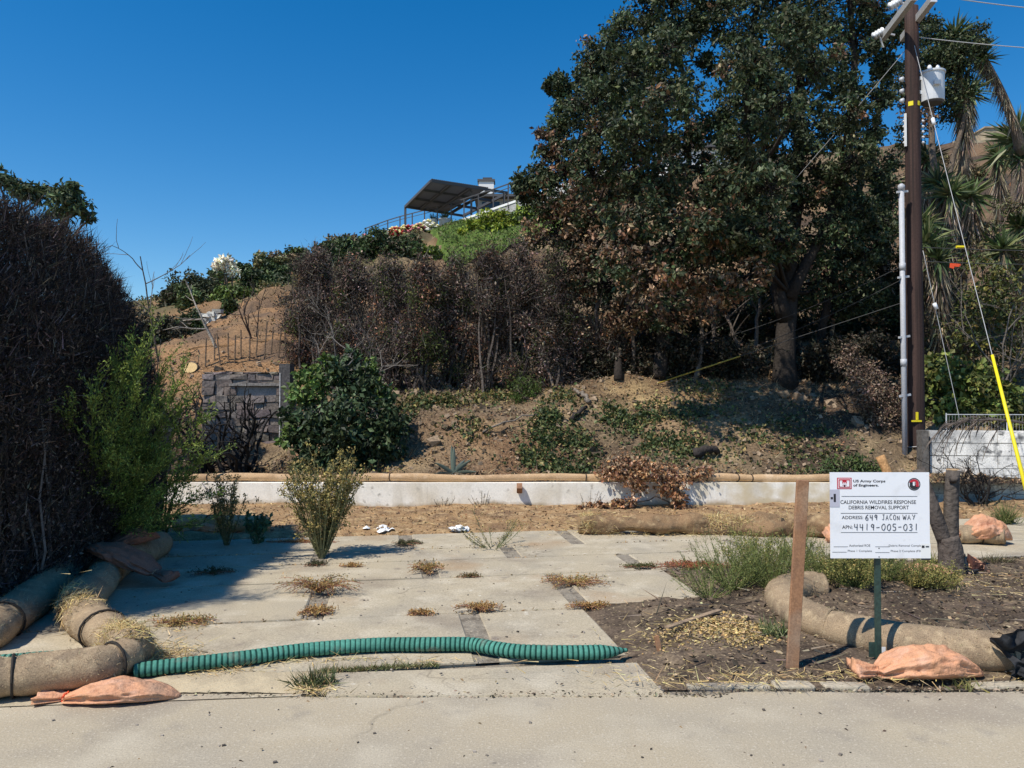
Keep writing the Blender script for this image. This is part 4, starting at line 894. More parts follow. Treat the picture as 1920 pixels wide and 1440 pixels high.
for px, yt_, yb_, d_ in ra:
    a_, b_ = P(px, yt_, d_), P(px, yb_ + 2, d_); part(t, MB().bar(a_, b_, .09, .09), 'rail_post', MT['darksteel'])
    if prev is not None:
        part(t, MB().bar(prev, a_, .07, .07), 'handrail', MT['darksteel']); part(t, MB().bar(prev - (0, 0, .28), a_ - (0, 0, .28), .04, .04), 'midrail', MT['darksteel'])
    prev = a_
for i, (px, py, wd, lab) in enumerate(((812, 417, .65, 'round white planter pot on the terrace, the smaller of two'), (834, 413, .85, 'tall white planter pot on the terrace, the larger of two'))):
    c = P(px, py, 60.5 + i); c = np.array((c[0], c[1], zt_ + .16 if i else zt_ + .1)); t = thing('planter', lab, 'planter', c)
    prof = [(0, .3), (.12, .42), (.45, .5), (.75, .47), (.8, .54), (.9, .54)]
    part(t, MB().tube([c + (0, 0, h * 1.3 * wd) for h, _ in prof], [r_ * wd * 1.15 for _, r_ in prof], 20), 'pot', MT['white'], True)
    rng = np.random.default_rng(5 + i); n = 60; dv = nrm(rng.normal(size=(n, 3)) + (0, 0, 1.2)); dv[:, 2] = np.abs(dv[:, 2])
    part(t, MB().spikes(np.tile(c + (0, 0, 1.1 * wd), (n, 1)), dv, 1.0 * wd, .09, rng, pal(rng, n, [(.05, .08, .04), (.09, .12, .06)])), 'leaves', MT['leaf'])
c = P(912, 352, 66); t = thing('hilltop_house', 'low hilltop house with white chimney behind the pergola', 'house', c - (0, 0, 3))
part(t, MB().box(c + (0, 0, -.4), (1.3, 1., 1.6)), 'chimney', MT['white']); part(t, MB().box(c + (0, 0, .5), (1.5, 1.2, .18)), 'chimney_cap', MT['roofdark']); part(t, MB().box(c + (.1, 0, .68), (.8, .8, .2)), 'chimney_pot', MT['darksteel'])
part(t, MB().box(c + (2.6, 2., -2.3), (6.5, 5, 2.4)), 'wall', MT['hillcon']); part(t, MB().box(c + (2.6, 1.6, -1.0), (7.2, 6, .22)), 'roof', MT['roofdark'])
for k in range(3): part(t, MB().box(c + (.4 + 1.9 * k, -.51, -2.3), (1.5, .06, 1.9)), 'window', MT['glass'])
c = T(1325, 47); c[2] = P(1325, 375, 47)[2]; t = thing('white_house', 'white house glimpsed through gaps in the oak crowns', 'house', c)
part(t, MB().box(c + (0, 2, 1.5), (4.6, 4, 3.4)), 'wall', MT['white']); part(t, MB().box(c + (0, 2, 3.3), (5.4, 4.8, .25)), 'roof', MT['roofdark'])
for k in (-1.2, 1.): part(t, MB().box(c + (k, -.02, 1.4), (1.1, .08, 1.3)), 'window', MT['glass'])
c = P(1893, 275, 43); t = thing('tan_building', 'tan stucco building block cut off at the crest of the burnt slope', 'building', c)
part(t, MB().box(c + (.6, 1.5, .3), (3.9, 3, 1.5)), 'wall', MT['tan']); part(t, MB().box(c + (-2.1, 1.4, -.0), (1.8, 2.6, .8)), 'low_wall', MT['tan']); part(t, MB().box(c + (.6, 1.5, 1.09), (4.05, 3.15, .08)), 'parapet', MT['tan'])
# lawn
lp = np.array([(822, 434), (870, 432), (1000, 420), (1060, 440), (1060, 500), (950, 490), (850, 482), (805, 462)])
Xl, Yl = np.meshgrid(np.linspace(-9, 5, 60), np.linspace(44, 59.5, 60), indexing='ij')
Ul = Xl / Yl * FPX + 960; m_ = (Ul > 795 + (59.5 - Yl) * 3.0)
Zl = H(Xl, Yl) + np.where(m_ & (Ul < 1120), .28, -.5)
structure(MB().grid(np.stack([Xl, Yl, Zl], -1)).build('lawn', MT['lawn'], smooth=True))

rng = np.random.default_rng(77); n = 26000; x = rng.uniform(-8, 4.5, n); y = rng.uniform(44, 59, n); U_ = x / y * FPX + 960; k = (U_ > 800 + (59.5 - y) * 3.0) & (U_ < 1110); x, y = x[k], y[k]; n = len(x)
o = MB().leaves(np.stack([x, y, H(x, y) + .27], -1), rng.uniform(.06, .22, n), rng, pal(rng, n, [(.10, .15, .03), (.07, .115, .026), (.16, .19, .05), (.19, .18, .07)], None, .25), .5, (0, 0, 1), .8).build('lawn_grass', MT['leaf'], kind='stuff'); o['label'] = 'rough green grass covering the hilltop lawn'
# ================================================================== vegetation
BARK = (.14, .11, .085); DARKB = (.045, .037, .032); GREYB = (.23, .205, .18)
OAKG = [(.034, .052, .022), (.050, .070, .028), (.082, .098, .044), (.022, .036, .018), (.034, .052, .022), (.050, .070, .028), (.10, .11, .05)]
DEAD = [(.18, .098, .052), (.25, .145, .08), (.10, .062, .042), (.38, .26, .16), (.06, .062, .032)]
BURN = [(.085, .062, .050), (.12, .085, .065), (.055, .042, .036), (.17, .115, .080), (.20, .16, .13)]
def ell(rng, n, c, r, shell=.55):
    v = nrm(rng.normal(size=(n, 3))); return np.asarray(c) + v * (rng.random((n, 1)) ** (1 / 3) * (1 - shell) + shell) * np.asarray(r)
def tree(name, label, cat, base, trunks, clumps, palette, leaf=.09, per=1500, sub=14, seed=0, group=None, bark=BARK, spread=.26, aspect=.55, mat='leaf', twigs=True, limb_r=.05, alt=None):
    """trunks: list of (points, r0, r1); clumps: (centre, radius(3), palette index weights or None, density)"""
    rng = np.random.default_rng(seed); t = thing(name, label, cat, base, group=group)
    tk = MB(); anchors = []
    for pts, r0, r1 in trunks:
        p = spline(pts, 18) if len(pts) > 2 else bez(pts[0], pts[1], rng.normal(0, .06, 3), 12)
        p[1:] += rng.normal(0, .015, (len(p) - 1, 3)); tk.tube(p, np.linspace(r0, r1, len(p)) * (1 + .28 * np.exp(-np.arange(len(p)) * .9)) , 10, col=np.array(bark) * 1.)
        for i in range(len(p) // 3, len(p)): anchors.append((p[i], r0 + (r1 - r0) * i / len(p)))
    part(t, tk, 'trunk', MT['wood'], True)
    lb, lv = MB(), MB()
    ap = np.array([a[0] for a in anchors]); ar = np.array([a[1] for a in anchors])
    for c, r, w_, dens in clumps:
        c = np.asarray(c, float); r = np.asarray(r, float)
        dd = np.linalg.norm(ap - c, axis=1) + np.where(ap[:, 2] > c[2] + .3, 1.5, 0) + rng.random(len(ap)) * .4
        i = int(np.argmin(dd)); a = ap[i]; r0 = min(ar[i] * .6, limb_r)
        lb.tube(bez(a, c, (rng.normal(0, .1), rng.normal(0, .1), .12 * np.linalg.norm(c - a)), 7, rng, .03), np.linspace(r0, .012, 7), 6, col=bark, cap=False)
        S = ell(rng, sub, c, r, .35)
        if twigs:
            for s_ in S: lb.tube(bez(c + rng.normal(0, .15, 3) * r, s_, rng.normal(0, .06, 3), 4), np.linspace(.014, .004, 4), 3, col=bark, cap=False)
        n = int(per * dens)
        P_ = S[(si := rng.integers(0, sub, n))] + rng.normal(0, 1, (n, 3)) * spread * r.mean() * (1, 1, .75)
        pl_ = palette if w_ is None else w_
        cc_ = pal(rng, n, pl_, None, .22) * np.exp(rng.normal(0, .30, (sub, 1)))[si]
        if alt is not None:
            am = (rng.random(sub) < (.30 if w_ is DEAD else .03))[si]; cc_[am] = pal(rng, int(am.sum()), OAKG[:3] if w_ is DEAD else alt, None, .28)
        lv.leaves(P_, rng.uniform(.45, 1.3, n) * leaf, rng, cc_, aspect, (0, 0, -.6), .8)
    part(t, lb, 'branches', MT['wood'], True)
    part(t, lv, 'crown', MT[mat])
    return t
def cl(px, py, d, r, w_=None, dens=1., zf=.85):
    rr = r / FPX * d; return (P(px, py, d), (rr, rr, rr * zf), w_, dens)

# --- left burnt hedge ------------------------------------------------
rng = np.random.default_rng(40)
def hedge_h(y): return 3.42 + .5 * (fbm(np.asarray(y) * 2.3, 2., 0., 3) - .5) - .06 * (y - 6) - .8 * np.clip((y - 7.7) / 1.3, 0, 1) ** 2
HX, HY0, HY1 = -3.80, 4.85, 8.9
def hedge_x(y, z):      # right face of the hedge at length y and height z
    f = z / hedge_h(y); return HX - .62 * np.clip(f, 0, 1) ** 4 - .8 * np.clip((y - 8.2) / .8, 0, 1) ** 2 + .35 * (fbm(y * 1.4, z * 1.4, 0, 3) - .5)
t = thing('burnt_hedge', 'tall burnt dark brown hedge of bare twigs along the left of the driveway', 'hedge', (-4.9, 5.8, 0))
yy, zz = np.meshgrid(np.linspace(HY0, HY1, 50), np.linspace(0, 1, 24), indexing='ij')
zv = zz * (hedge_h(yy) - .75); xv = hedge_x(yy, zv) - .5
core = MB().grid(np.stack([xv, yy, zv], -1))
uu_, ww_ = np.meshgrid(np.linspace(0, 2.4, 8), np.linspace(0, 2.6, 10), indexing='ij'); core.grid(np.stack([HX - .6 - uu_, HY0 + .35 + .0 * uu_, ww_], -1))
part(t, core, 'dark_core_sheet', MT['core'])  # dark opaque sheets added behind the twigs so no sky shows through
n = 125000
y = rng.uniform(HY0 + .2, HY1 + .05, n); y = np.where(rng.random(n) < .7, rng.uniform(5., HY1 + .05, n), y); z = rng.random(n) ** .9 * hedge_h(y) * .97
x = hedge_x(y, z) - np.abs(rng.normal(0, .2, n)) + .05
top = rng.random(n) < .16; x[top] = hedge_x(y, hedge_h(y))[top] - rng.random(top.sum()) * 1.4 + .2; z[top] = hedge_h(y)[top] - np.abs(rng.normal(0, .12, top.sum())) - .05
fr_ = rng.random(n) < .12; y[fr_] = HY0 + np.abs(rng.normal(0, .12, fr_.sum())); x[fr_] = HX - rng.random(fr_.sum()) * 2.2
end = rng.random(n) < .06; y[end] = HY1 - .1 + rng.normal(0, .1, end.sum()); x[end] = HX - .9 - rng.random(end.sum()) * 1.8; z[end] = rng.random(end.sum()) * hedge_h(HY1) * .95
dv = np.stack([rng.normal(.2, .75, n), rng.normal(0, .75, n), rng.normal(.9, .7, n)], -1)
ch = pal(rng, n, [(.040, .034, .032), (.065, .052, .046), (.095, .076, .066), (.028, .024, .023), (.20, .17, .155)], [4, 3, 2, 3, .9], .3)
mb = MB().spikes(np.stack([x, y, z], -1), dv, rng.uniform(.04, .19, n), rng.uniform(.005, .011, n), rng, ch)
part(t, mb, 'twigs', MT['drift'], kind='stuff')
lb = MB()
for i in range(300):
    yb = rng.uniform(HY0 + .1, HY1); h = hedge_h(yb) * rng.uniform(.6, 1.06); z0 = rng.uniform(0, .8)
    a = np.array((hedge_x(yb, z0) - rng.uniform(.0, .35), yb, z0)); b = np.array((hedge_x(yb, h * .95) - rng.uniform(-.05, .4), yb + rng.normal(0, .25), h))
    lb.tube(bez(a, b, rng.normal(0, .1, 3), 7, rng, .02), np.linspace(.02, .005, 7) * rng.uniform(.5, 1.1), 4, col=np.array((.12, .105, .095)) * rng.uniform(.3, 1.6), cap=False)
part(t, lb, 'stems', MT['wood'])
n = 16000; y = rng.uniform(5, 8.8, n); z = rng.random(n) ** 1.2 * hedge_h(y); x = hedge_x(y, z) - np.abs(rng.normal(0, .12, n)) + .06
part(t, MB().leaves(np.stack([x, y, z], -1), rng.uniform(.02, .045, n), rng, pal(rng, n, [(.10, .075, .06), (.17, .125, .10), (.06, .05, .045), (.24, .2, .17)]), .45), 'dead_leaves', MT['drift'], kind='stuff')

# --- feathery green shrub leaning out of the hedge -------------------
def feathery(label, base, tips, pl_, seed, per=420, leaf=.04, group=None, name='feathery_shrub', stem=(.10, .14, .045)):
    rng = np.random.default_rng(seed); t = thing(name, label, 'shrub', base, group=group); st_, lv = MB(), MB()
    for tp in tips:
        tp = np.array(tp); L = np.linalg.norm(tp - base)
        p = bez(base + rng.normal(0, .05, 3) * (1, 1, 0), tp, (rng.normal(0, .08), rng.normal(0, .08), .12 * L), 14)
        st_.tube(p, np.linspace(.014, .003, 14), 5, col=stem, cap=False)
        tg = nrm(p[-1] - p[4])
        for k in range(int(9 + 6.5 * L)):
            f = rng.uniform(.28, 1.0); i = min(int(f * 13), 12); a = p[i] + (p[i + 1] - p[i]) * (f * 13 - i)
            dv = nrm(nrm(p[i + 1] - p[i]) * .9 + rng.normal(0, .38, 3) + (0, 0, .25)); ln = rng.uniform(.18, .5) * (1.15 - .7 * f) * min(L / 1.6, 1.2)
            q = bez(a, a + dv * ln, (0, 0, -.02), 5); st_.tube(q, np.linspace(.005, .002, 5), 3, col=np.array(stem) * 1.2, cap=False)
            n = int(per * ln * .30); s_ = rng.random(n); pp_ = a + dv * ln * s_[:, None] + rng.normal(0, .018, (n, 3))
            lv.leaves(pp_, rng.uniform(.6, 1.3, n) * leaf, rng, pal(rng, n, pl_, None, .22), .34, dirs=dv + rng.normal(0, .55, (n, 3)))
    part(t, st_, 'stems', MT['wood']); part(t, lv, 'foliage', MT['leaf']); return t
FG = [(.24, .31, .06), (.18, .25, .05), (.33, .40, .09), (.12, .17, .042)]
tips = [P(q[0] + 24, q[1], q[2] - .35) for q in [(268, 600, 7.6), (245, 650, 7.3), (345, 720, 7.6), (370, 780, 7.7), (385, 850, 7.7), (355, 830, 7.5), (375, 930, 7.7), (330, 680, 7.8), (215, 690, 7.0), (200, 640, 7.4), (160, 690, 6.9), (120, 742, 6.7), (150, 760, 6.6), (300, 730, 7.6), (285, 680, 7.8), (330, 760, 7.9), (230, 740, 7.), (260, 790, 7.2), (190, 790, 6.8), (300, 860, 7.4), (340, 900, 7.8), (240, 880, 7.0), (360, 985, 7.6), (310, 965, 7.2), (280, 930, 7.4), (200, 860, 6.9), (310, 800, 7.7), (225, 600 + 30, 7.8)]]
feathery('bright feathery green shrub leaning out of the burnt hedge', G(165, 1055), tips, FG, 51, per=440, leaf=.034)
tips = [P(*q) for q in [(330, 770, 9.), (350, 830, 9.), (365, 880, 8.8), (300, 820, 8.9), (380, 930, 8.6), (320, 900, 8.6), (345, 960, 8.6), (290, 870, 8.7)]]
feathery('grey green feathery shrub beyond the bright leaning one', G(300, 1010), tips, [(.09, .13, .05), (.12, .16, .06), (.065, .095, .045)], 52, per=420, leaf=.035)

# --- tree crown behind the hedge top ----------------------------------
DG = [(.07, .10, .045), (.10, .135, .06), (.05, .075, .035)]
b = np.array((XP(60, 12.5), 12.5, .2))
tree('broadleaf_tree', 'green tree crown showing above the top of the burnt hedge', 'tree', b, [([b, P(70, 560, 12.5), P(120, 440, 12.5)], .09, .04), ([b, P(30, 560, 12.5), P(20, 430, 12.5)], .08, .04)],
     [cl(128, 372, 12.4, 30, None, .8), cl(152, 385, 12.4, 20, None, .5), cl(95, 355, 12.6, 22, None, .6), cl(40, 348, 12.5, 20, None, .5), cl(0, 345, 12.5, 30), cl(110, 400, 12.5, 24, None, .7), cl(60, 360, 12.5, 20, None, .5), cl(165, 405, 12.4, 11, None, .2), cl(140, 350, 12.4, 12, None, .2)], DG, leaf=.13, per=420, sub=10, seed=53, aspect=.35)

# --- oaks ----------------------------------------------------------------
OK_B = [(.16, .095, .055), (.22, .135, .075), (.10, .07, .045)]
MIXD = OAKG + DEAD[:1]
bA = hit(1236, 712); bA2 = hit(1160, 715)
tree('oak_tree', 'broad oak with rust brown scorched leaves on its lower left crown', 'tree', bA,
     [([bA, P(1235, 620, 15.9), P(1215, 480, 16.2), P(1190, 320, 16.3), P(1200, 120, 16.4)], .11, .05), ([bA, P(1255, 600, 16), P(1290, 430, 16.4), P(1290, 250, 16.4), P(1275, 80, 16.5)], .10, .04), ([bA2, P(1155, 600, 16.2), P(1110, 470, 16), P(1060, 350, 16)], .08, .03)],
     [cl(1000, 345, 16, 40), cl(985, 350, 15.8, 22), cl(1045, 300, 16, 42, DEAD, .9), cl(1030, 265, 16, 30, DEAD, .7), cl(1060, 215, 16, 40), cl(1045, 160, 16, 22), cl(1095, 145, 16.2, 50), cl(1130, 105, 16.2, 45), cl(1180, 65, 16.3, 50), cl(1215, 20, 16.4, 50), cl(1260, 0, 16.4, 60), cl(1235, -50, 16.5, 60),
      cl(1110, 215, 16, 60), cl(1170, 160, 16, 60), cl(1235, 110, 16, 60), cl(1275, 60, 16.2, 40), cl(1150, 260, 15.8, 60, MIXD), cl(1220, 210, 15.8, 60, MIXD), cl(1270, 170, 16, 48), cl(1100, 300, 15.8, 55), cl(1170, 330, 15.6, 60, MIXD), cl(1245, 290, 15.8, 60, MIXD), cl(1285, 260, 16, 40, MIXD, .8),
      cl(1050, 370, 15.8, 55, MIXD), cl(1110, 385, 15.6, 60, DEAD), cl(1190, 400, 12.7, 60, MIXD), cl(1265, 370, 15.6, 55, MIXD), cl(1035, 430, 15.9, 55, DEAD), cl(1100, 450, 15.8, 60, DEAD), cl(1175, 470, 12.7, 60, DEAD), cl(1250, 450, 12.7, 60, MIXD), cl(1310, 420, 12.8, 50, DEAD),
      cl(1190, 250, 12.6, 60, None, .8), cl(1120, 200, 13, 55, None, .8), cl(1240, 190, 12.4, 60, None, .8), cl(1180, 130, 13, 55, None, .8), cl(1245, 90, 12.8, 55, None, .8), cl(1235, 340, 13.2, 55, MIXD, .8), cl(1110, 320, 13.6, 50, MIXD, .8), cl(1322, 40, 16.3, 38), cl(1330, -20, 16.3, 45), cl(1330, 120, 16.5, 26, None, .4), cl(1325, 240, 16.4, 38, None, .7), cl(1335, 320, 16.2, 42, MIXD, .8), cl(1335, 395, 16, 42, MIXD), cl(1350, 470, 16, 42, MIXD), cl(1070, 510, 16, 50, DEAD), cl(1140, 530, 15.8, 50, DEAD, .8), cl(1220, 530, 12.6, 55, DEAD), cl(1290, 510, 13.0, 55, DEAD), cl(1250, 585, 15.3, 45, DEAD, .6), cl(1320, 570, 15.3, 50, DEAD, .7), cl(1180, 590, 15.7, 45, OK_B, .6), cl(1360, 540, 12.8, 40, DEAD, .6)],
     OAKG, leaf=.10, per=1500, sub=26, seed=61, spread=.16, alt=DEAD, bark=(.038, .031, .027))
bB = hit(1472, 722); bB2 = hit(1535, 690)
tree('oak_tree', 'tallest dark green oak with thick grey trunk beside the utility pole', 'tree', bB,
     [([bB + (0, 0, -.1), P(1472, 640, 15.7), P(1480, 520, 15.9), P(1490, 400, 16), P(1500, 200, 16.1), P(1490, 20, 16.2)], .23, .07), ([P(1474, 600, 15.7), P(1440, 480, 15.6), P(1410, 330, 15.8), P(1400, 150, 16), P(1420, 0, 16)], .14, .05), ([P(1478, 560, 15.7), P(1550, 420, 15.8), P(1590, 300, 15.9), P(1600, 120, 16), P(1590, -20, 16)], .12, .05), ([bB2, P(1545, 600, 16.4), P(1590, 420, 16.6), P(1640, 250, 16.5), P(1660, 80, 16.4)], .10, .04)],
     [cl(1385, 40, 16, 55), cl(1440, -10, 16, 65), cl(1520, 0, 16, 70), cl(1600, 5, 16, 60), cl(1650, 40, 16.2, 45), cl(1395, 115, 16, 55), cl(1455, 75, 16, 60), cl(1540, 75, 15.8, 60), cl(1610, 85, 16, 42, None, .8), cl(1655, 125, 16.2, 30, None, .7),
      cl(1370, 190, 16, 50), cl(1435, 165, 15.7, 60), cl(1505, 150, 15.7, 55), cl(1575, 160, 15.9, 36, None, .7), cl(1640, 185, 16.2, 40, None, .8), cl(1390, 255, 15.6, 55), cl(1455, 245, 15.5, 60), cl(1520, 235, 15.7, 50), cl(1375, 320, 15.6, 50), cl(1440, 325, 15.5, 60), cl(1510, 310, 15.5, 50, None, .8), cl(1570, 250, 15.9, 40, None, .6), cl(1625, 250, 16.4, 35, None, .6),
      cl(1330, 440, 12.2, 42, MIXD, .7), cl(1400, 430, 12.2, 45, None, .7), cl(1440, 350, 12.0, 45, None, .7), cl(1365, 350, 12.0, 42, MIXD, .7), cl(1460, 450, 12.3, 40, MIXD, .6), cl(1400, 120, 12.6, 50, None, .8), cl(1470, 70, 12.6, 58, None, .8), cl(1460, 190, 12.6, 55, None, .8), cl(1395, 265, 13, 48, None, .8), cl(1535, 120, 13, 50, None, .7), cl(1590, 210, 14, 38, None, .6), cl(1600, 300, 15, 50), cl(1640, 320, 16.6, 45), cl(1580, 390, 16.6, 50), cl(1640, 390, 17, 45), cl(1600, 470, 17, 55), cl(1650, 500, 17.2, 50), cl(1560, 560, 17, 50), cl(1640, 570, 17.2, 50), cl(1500, 500, 17, 55), cl(1450, 540, 17, 50, MIXD), cl(1375, 385, 15.4, 50, MIXD), cl(1435, 400, 15.4, 55), cl(1500, 390, 15.6, 50, None, .8), cl(1560, 350, 15.8, 45, None, .7), cl(1600, 400, 15.8, 45, None, .7), cl(1390, 455, 12.7, 50, MIXD), cl(1450, 465, 15.4, 50, MIXD), cl(1560, 440, 15.8, 50, None, .7), cl(1620, 470, 16, 45, None, .7), cl(1545, 520, 16, 50, MIXD, .6), cl(1400, 520, 12.5, 45, DEAD, .6), cl(1600, 540, 16.2, 50, OAKG, .7), cl(1650, 420, 16.3, 40, None, .6), cl(1670, 60, 16.6, 35, None, .7), cl(1470, -70, 16, 80), cl(1560, -70, 16, 80), cl(1385, -60, 16, 70), cl(1640, -40, 16.4, 60)],
     [(.036, .056, .024), (.055, .078, .032), (.095, .108, .055), (.026, .040, .020), (.036, .056, .024), (.055, .078, .032), (.12, .125, .065)], leaf=.10, per=1500, sub=26, seed=62, spread=.16, bark=(.042, .035, .03), alt=DEAD)
bC = hit(1770, 560, 16, 30)
tree('oak_tree', 'oak crown behind the transformer and pole top among the yuccas', 'tree', bC, [([bC, P(1760, 400, 18.3), P(1745, 220, 18.4), P(1770, 110, 18.5)], .10, .05), ([P(1760, 400, 18.3), P(1800, 250, 18.4), P(1815, 130, 18.4)], .07, .04)],
     [cl(1730, 55, 18.4, 26), cl(1745, 95, 18.4, 40), cl(1770, 90, 18.6, 34), cl(1760, 125, 18.4, 40), cl(1795, 110, 18.4, 36), cl(1820, 70, 18.5, 30), cl(1810, 100, 18.4, 34), cl(1740, 160, 18.6, 36), cl(1790, 160, 18.4, 36), cl(1765, 195, 18.6, 36), cl(1720, 210, 18.6, 36, DEAD, .7), cl(1690, 150, 18.6, 36), cl(1700, 260, 18.7, 30, None, .7)], OAKG, leaf=.09, per=1100, sub=16, seed=63)

# --- understorey behind the trunks, added and coloured dark to deepen the shade -------------------------------------
for i, (px, py, d_, r_, lab) in enumerate(((1090, 620, 19., 80, 'added understorey bush, coloured dark for shade, left of the oak trunks'), (1210, 630, 19.3, 85, 'added understorey bush, coloured dark for shade, behind the forked oak stems'), (1350, 610, 19.5, 90, 'added understorey bush, coloured dark for shade, between the two big oaks'), (1480, 590, 20., 95, 'added understorey bush, coloured dark for shade, behind the thick oak trunk'), (1600, 620, 19.5, 85, 'added understorey bush, dark green for shade, left of the utility pole'), (1680, 590, 19., 70, 'added understorey bush, dark green for shade, right behind the riser pipe'))):
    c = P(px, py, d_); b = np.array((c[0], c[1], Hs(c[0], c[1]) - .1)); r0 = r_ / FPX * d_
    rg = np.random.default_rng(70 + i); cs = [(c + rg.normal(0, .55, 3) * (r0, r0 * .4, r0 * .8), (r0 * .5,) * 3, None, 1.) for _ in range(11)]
    tree('shade_filler_bush', lab, 'bush', b, [([b + (k * .3, 0, 0), c + (rg.normal(0, .5), 0, .4)], .05, .02) for k in (-1, 0, 1)], cs, [(.022, .034, .016), (.035, .045, .022), (.05, .038, .025)] if i < 4 else [(.022, .04, .016), (.035, .055, .022)], leaf=.12, per=700, sub=12, seed=80 + i, bark=DARKB, group='dark bushes added for the shade under the oaks')
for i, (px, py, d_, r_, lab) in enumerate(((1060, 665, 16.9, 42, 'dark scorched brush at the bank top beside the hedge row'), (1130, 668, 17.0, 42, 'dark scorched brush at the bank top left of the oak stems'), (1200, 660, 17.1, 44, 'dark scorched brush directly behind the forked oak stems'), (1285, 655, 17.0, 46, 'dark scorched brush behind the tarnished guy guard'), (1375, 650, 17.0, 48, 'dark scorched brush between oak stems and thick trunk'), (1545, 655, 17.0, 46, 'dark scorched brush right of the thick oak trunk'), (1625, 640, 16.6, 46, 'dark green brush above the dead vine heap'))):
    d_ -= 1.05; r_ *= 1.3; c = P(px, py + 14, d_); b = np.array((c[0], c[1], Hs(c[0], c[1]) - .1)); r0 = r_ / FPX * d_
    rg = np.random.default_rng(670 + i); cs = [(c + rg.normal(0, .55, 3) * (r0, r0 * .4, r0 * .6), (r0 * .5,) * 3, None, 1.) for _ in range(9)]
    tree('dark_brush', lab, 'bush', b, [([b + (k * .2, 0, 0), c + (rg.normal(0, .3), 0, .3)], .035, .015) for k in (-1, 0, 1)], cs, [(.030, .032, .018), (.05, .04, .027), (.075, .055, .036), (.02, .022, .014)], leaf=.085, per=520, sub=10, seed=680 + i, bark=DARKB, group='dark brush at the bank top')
# slim bare trunks in the shade
rng = np.random.default_rng(90)
for i, (px0, py0, px1, py1, d_) in enumerate(((1395, 710, 1360, 590, 15.6), (1345, 705, 1330, 560, 16), (1300, 712, 1310, 560, 16.5), (1190, 700, 1180, 560, 16.5), (1130, 705, 1120, 560, 16.6), (1565, 690, 1560, 560, 16.5), (1420, 690, 1425, 560, 17))):
    b = hit(px0, py0); e = P(px1, py1, b[1] + .2)
    t = thing('bare_trunk', 'slim bare charred trunk rising in the shade under the oaks', 'tree', b, group='slim bare trunks under the oaks')
    part(t, MB().tube(bez(b - (0, 0, .1), e, rng.normal(0, .08, 3), 8, rng, .01), np.linspace(.055, .03, 8), 7, col=np.array((.16, .13, .11)) * rng.uniform(.6, 1.3)), 'trunk', MT['wood'], True)
    mb = MB()
    for k in range(4):
        q = b + (e - b) * rng.uniform(.4, .95); mb.tube(bez(q, q + (rng.normal(0, .5), rng.normal(0, .3), rng.uniform(.2, .8)), (0, 0, .05), 5), np.linspace(.02, .006, 5), 4, col=(.12, .1, .085), cap=False)
    part(t, mb, 'branches', MT['wood'])

# --- scorched hedge row across the hill foot ---------------------------------
def burnt_shrub(label, px0, px1, ytop, ybot, d_, seed, pl_=BURN, dens=1., green=0.):
    rng = np.random.default_rng(seed); cx_ = (px0 + px1) / 2; x = XP(cx_, d_); b = np.array((x, d_, Hs(x, d_) - .1))
    zt_ = P(cx_, ytop, d_)[2]; zb_ = max(P(cx_, ybot, d_)[2], b[2]); rx_ = (px1 - px0) / 2 / FPX * d_; ry_ = min(rx_, .9)
    t = thing('scorched_shrub', label, 'shrub', b, group='scorched hedge shrubs below the lawn'); st_, lv = MB(), MB()
    n0 = int(15 + 8 * rx_); tips = []
    for k in range(n0):
        a = b + (rng.normal(0, .35) * rx_, rng.normal(0, .3), 0); tp = np.array((x + rng.uniform(-1, 1) * rx_ * .85, d_ + rng.normal(0, .45) * ry_, zt_ - abs(rng.normal(0, .35)) * (zt_ - zb_) * .5 - .1))
        p = bez(a, tp, (rng.normal(0, .12), rng.normal(0, .1), 0), 9, rng, .03); st_.tube(p, np.linspace(.03, .006, 9), 5, col=np.array((.10, .082, .07)) * rng.uniform(.6, 1.5), cap=False); tips.append(p)
    nc = int(60 * dens * max(rx_, .5)); zc = zb_ + (zt_ - zb_) * (1 - rng.random(nc) ** 1.1) * (1 + rng.normal(0, .06, nc)) ; 
    wz = np.clip(1.12 - ((zc - zb_) / (zt_ - zb_)) ** 3.2 * .8, .2, 1); ang = rng.uniform(0, 2 * np.pi, nc); rr = np.sqrt(rng.random(nc))
    cc = np.stack([x + np.cos(ang) * rr * rx_ * wz, d_ + np.sin(ang) * rr * ry_ * wz - .1, zc], -1)
    n = int(230 * nc); pk = rng.integers(0, nc, n); p = cc[pk] + rng.normal(0, .105, (n, 3)) * (1, 1, 1.25)
    base_c = pal(rng, n, pl_, None, .3) * np.exp(rng.normal(0, .38, (nc, 1)))[pk] * np.where(rng.random((nc, 1)) < .22, np.array((1.35, 1., .8)), 1.)[pk]; gm = (rng.random(nc) < green)[pk]; base_c[gm] = pal(rng, int(gm.sum()), [(.07, .085, .025), (.11, .12, .04), (.05, .065, .02)], None, .25)
    lv.leaves(p, rng.uniform(.035, .08, n), rng, base_c, .5, (0, 0, -1), .4)
    m2 = n // 2; pk = rng.integers(0, nc, m2); p = cc[pk] + rng.normal(0, .14, (m2, 3))
    lv.spikes(p, rng.normal(size=(m2, 3)) + (0, 0, .7), rng.uniform(.1, .3, m2), rng.uniform(.006, .013, m2), rng, pal(rng, m2, [(.09, .075, .065), (.15, .125, .105), (.05, .042, .038)], None, .3))
    part(t, st_, 'stems', MT['wood']); part(t, lv, 'dead_foliage', MT['drift']); return t
HB = ['scorched hedge shrub at the end of the row next to the orange slope', 'scorched hedge shrub above the left half of the fig bush', 'scorched hedge shrub above the right half of the fig bush', 'scorched hedge shrub with green regrowth beside the fig bush', 'scorched hedge shrub standing under the lime green bush', 'scorched hedge shrub under the left part of the lawn', 'scorched hedge shrub under the bright yellow green shrub', 'scorched hedge shrub touching the rust brown oak crown']
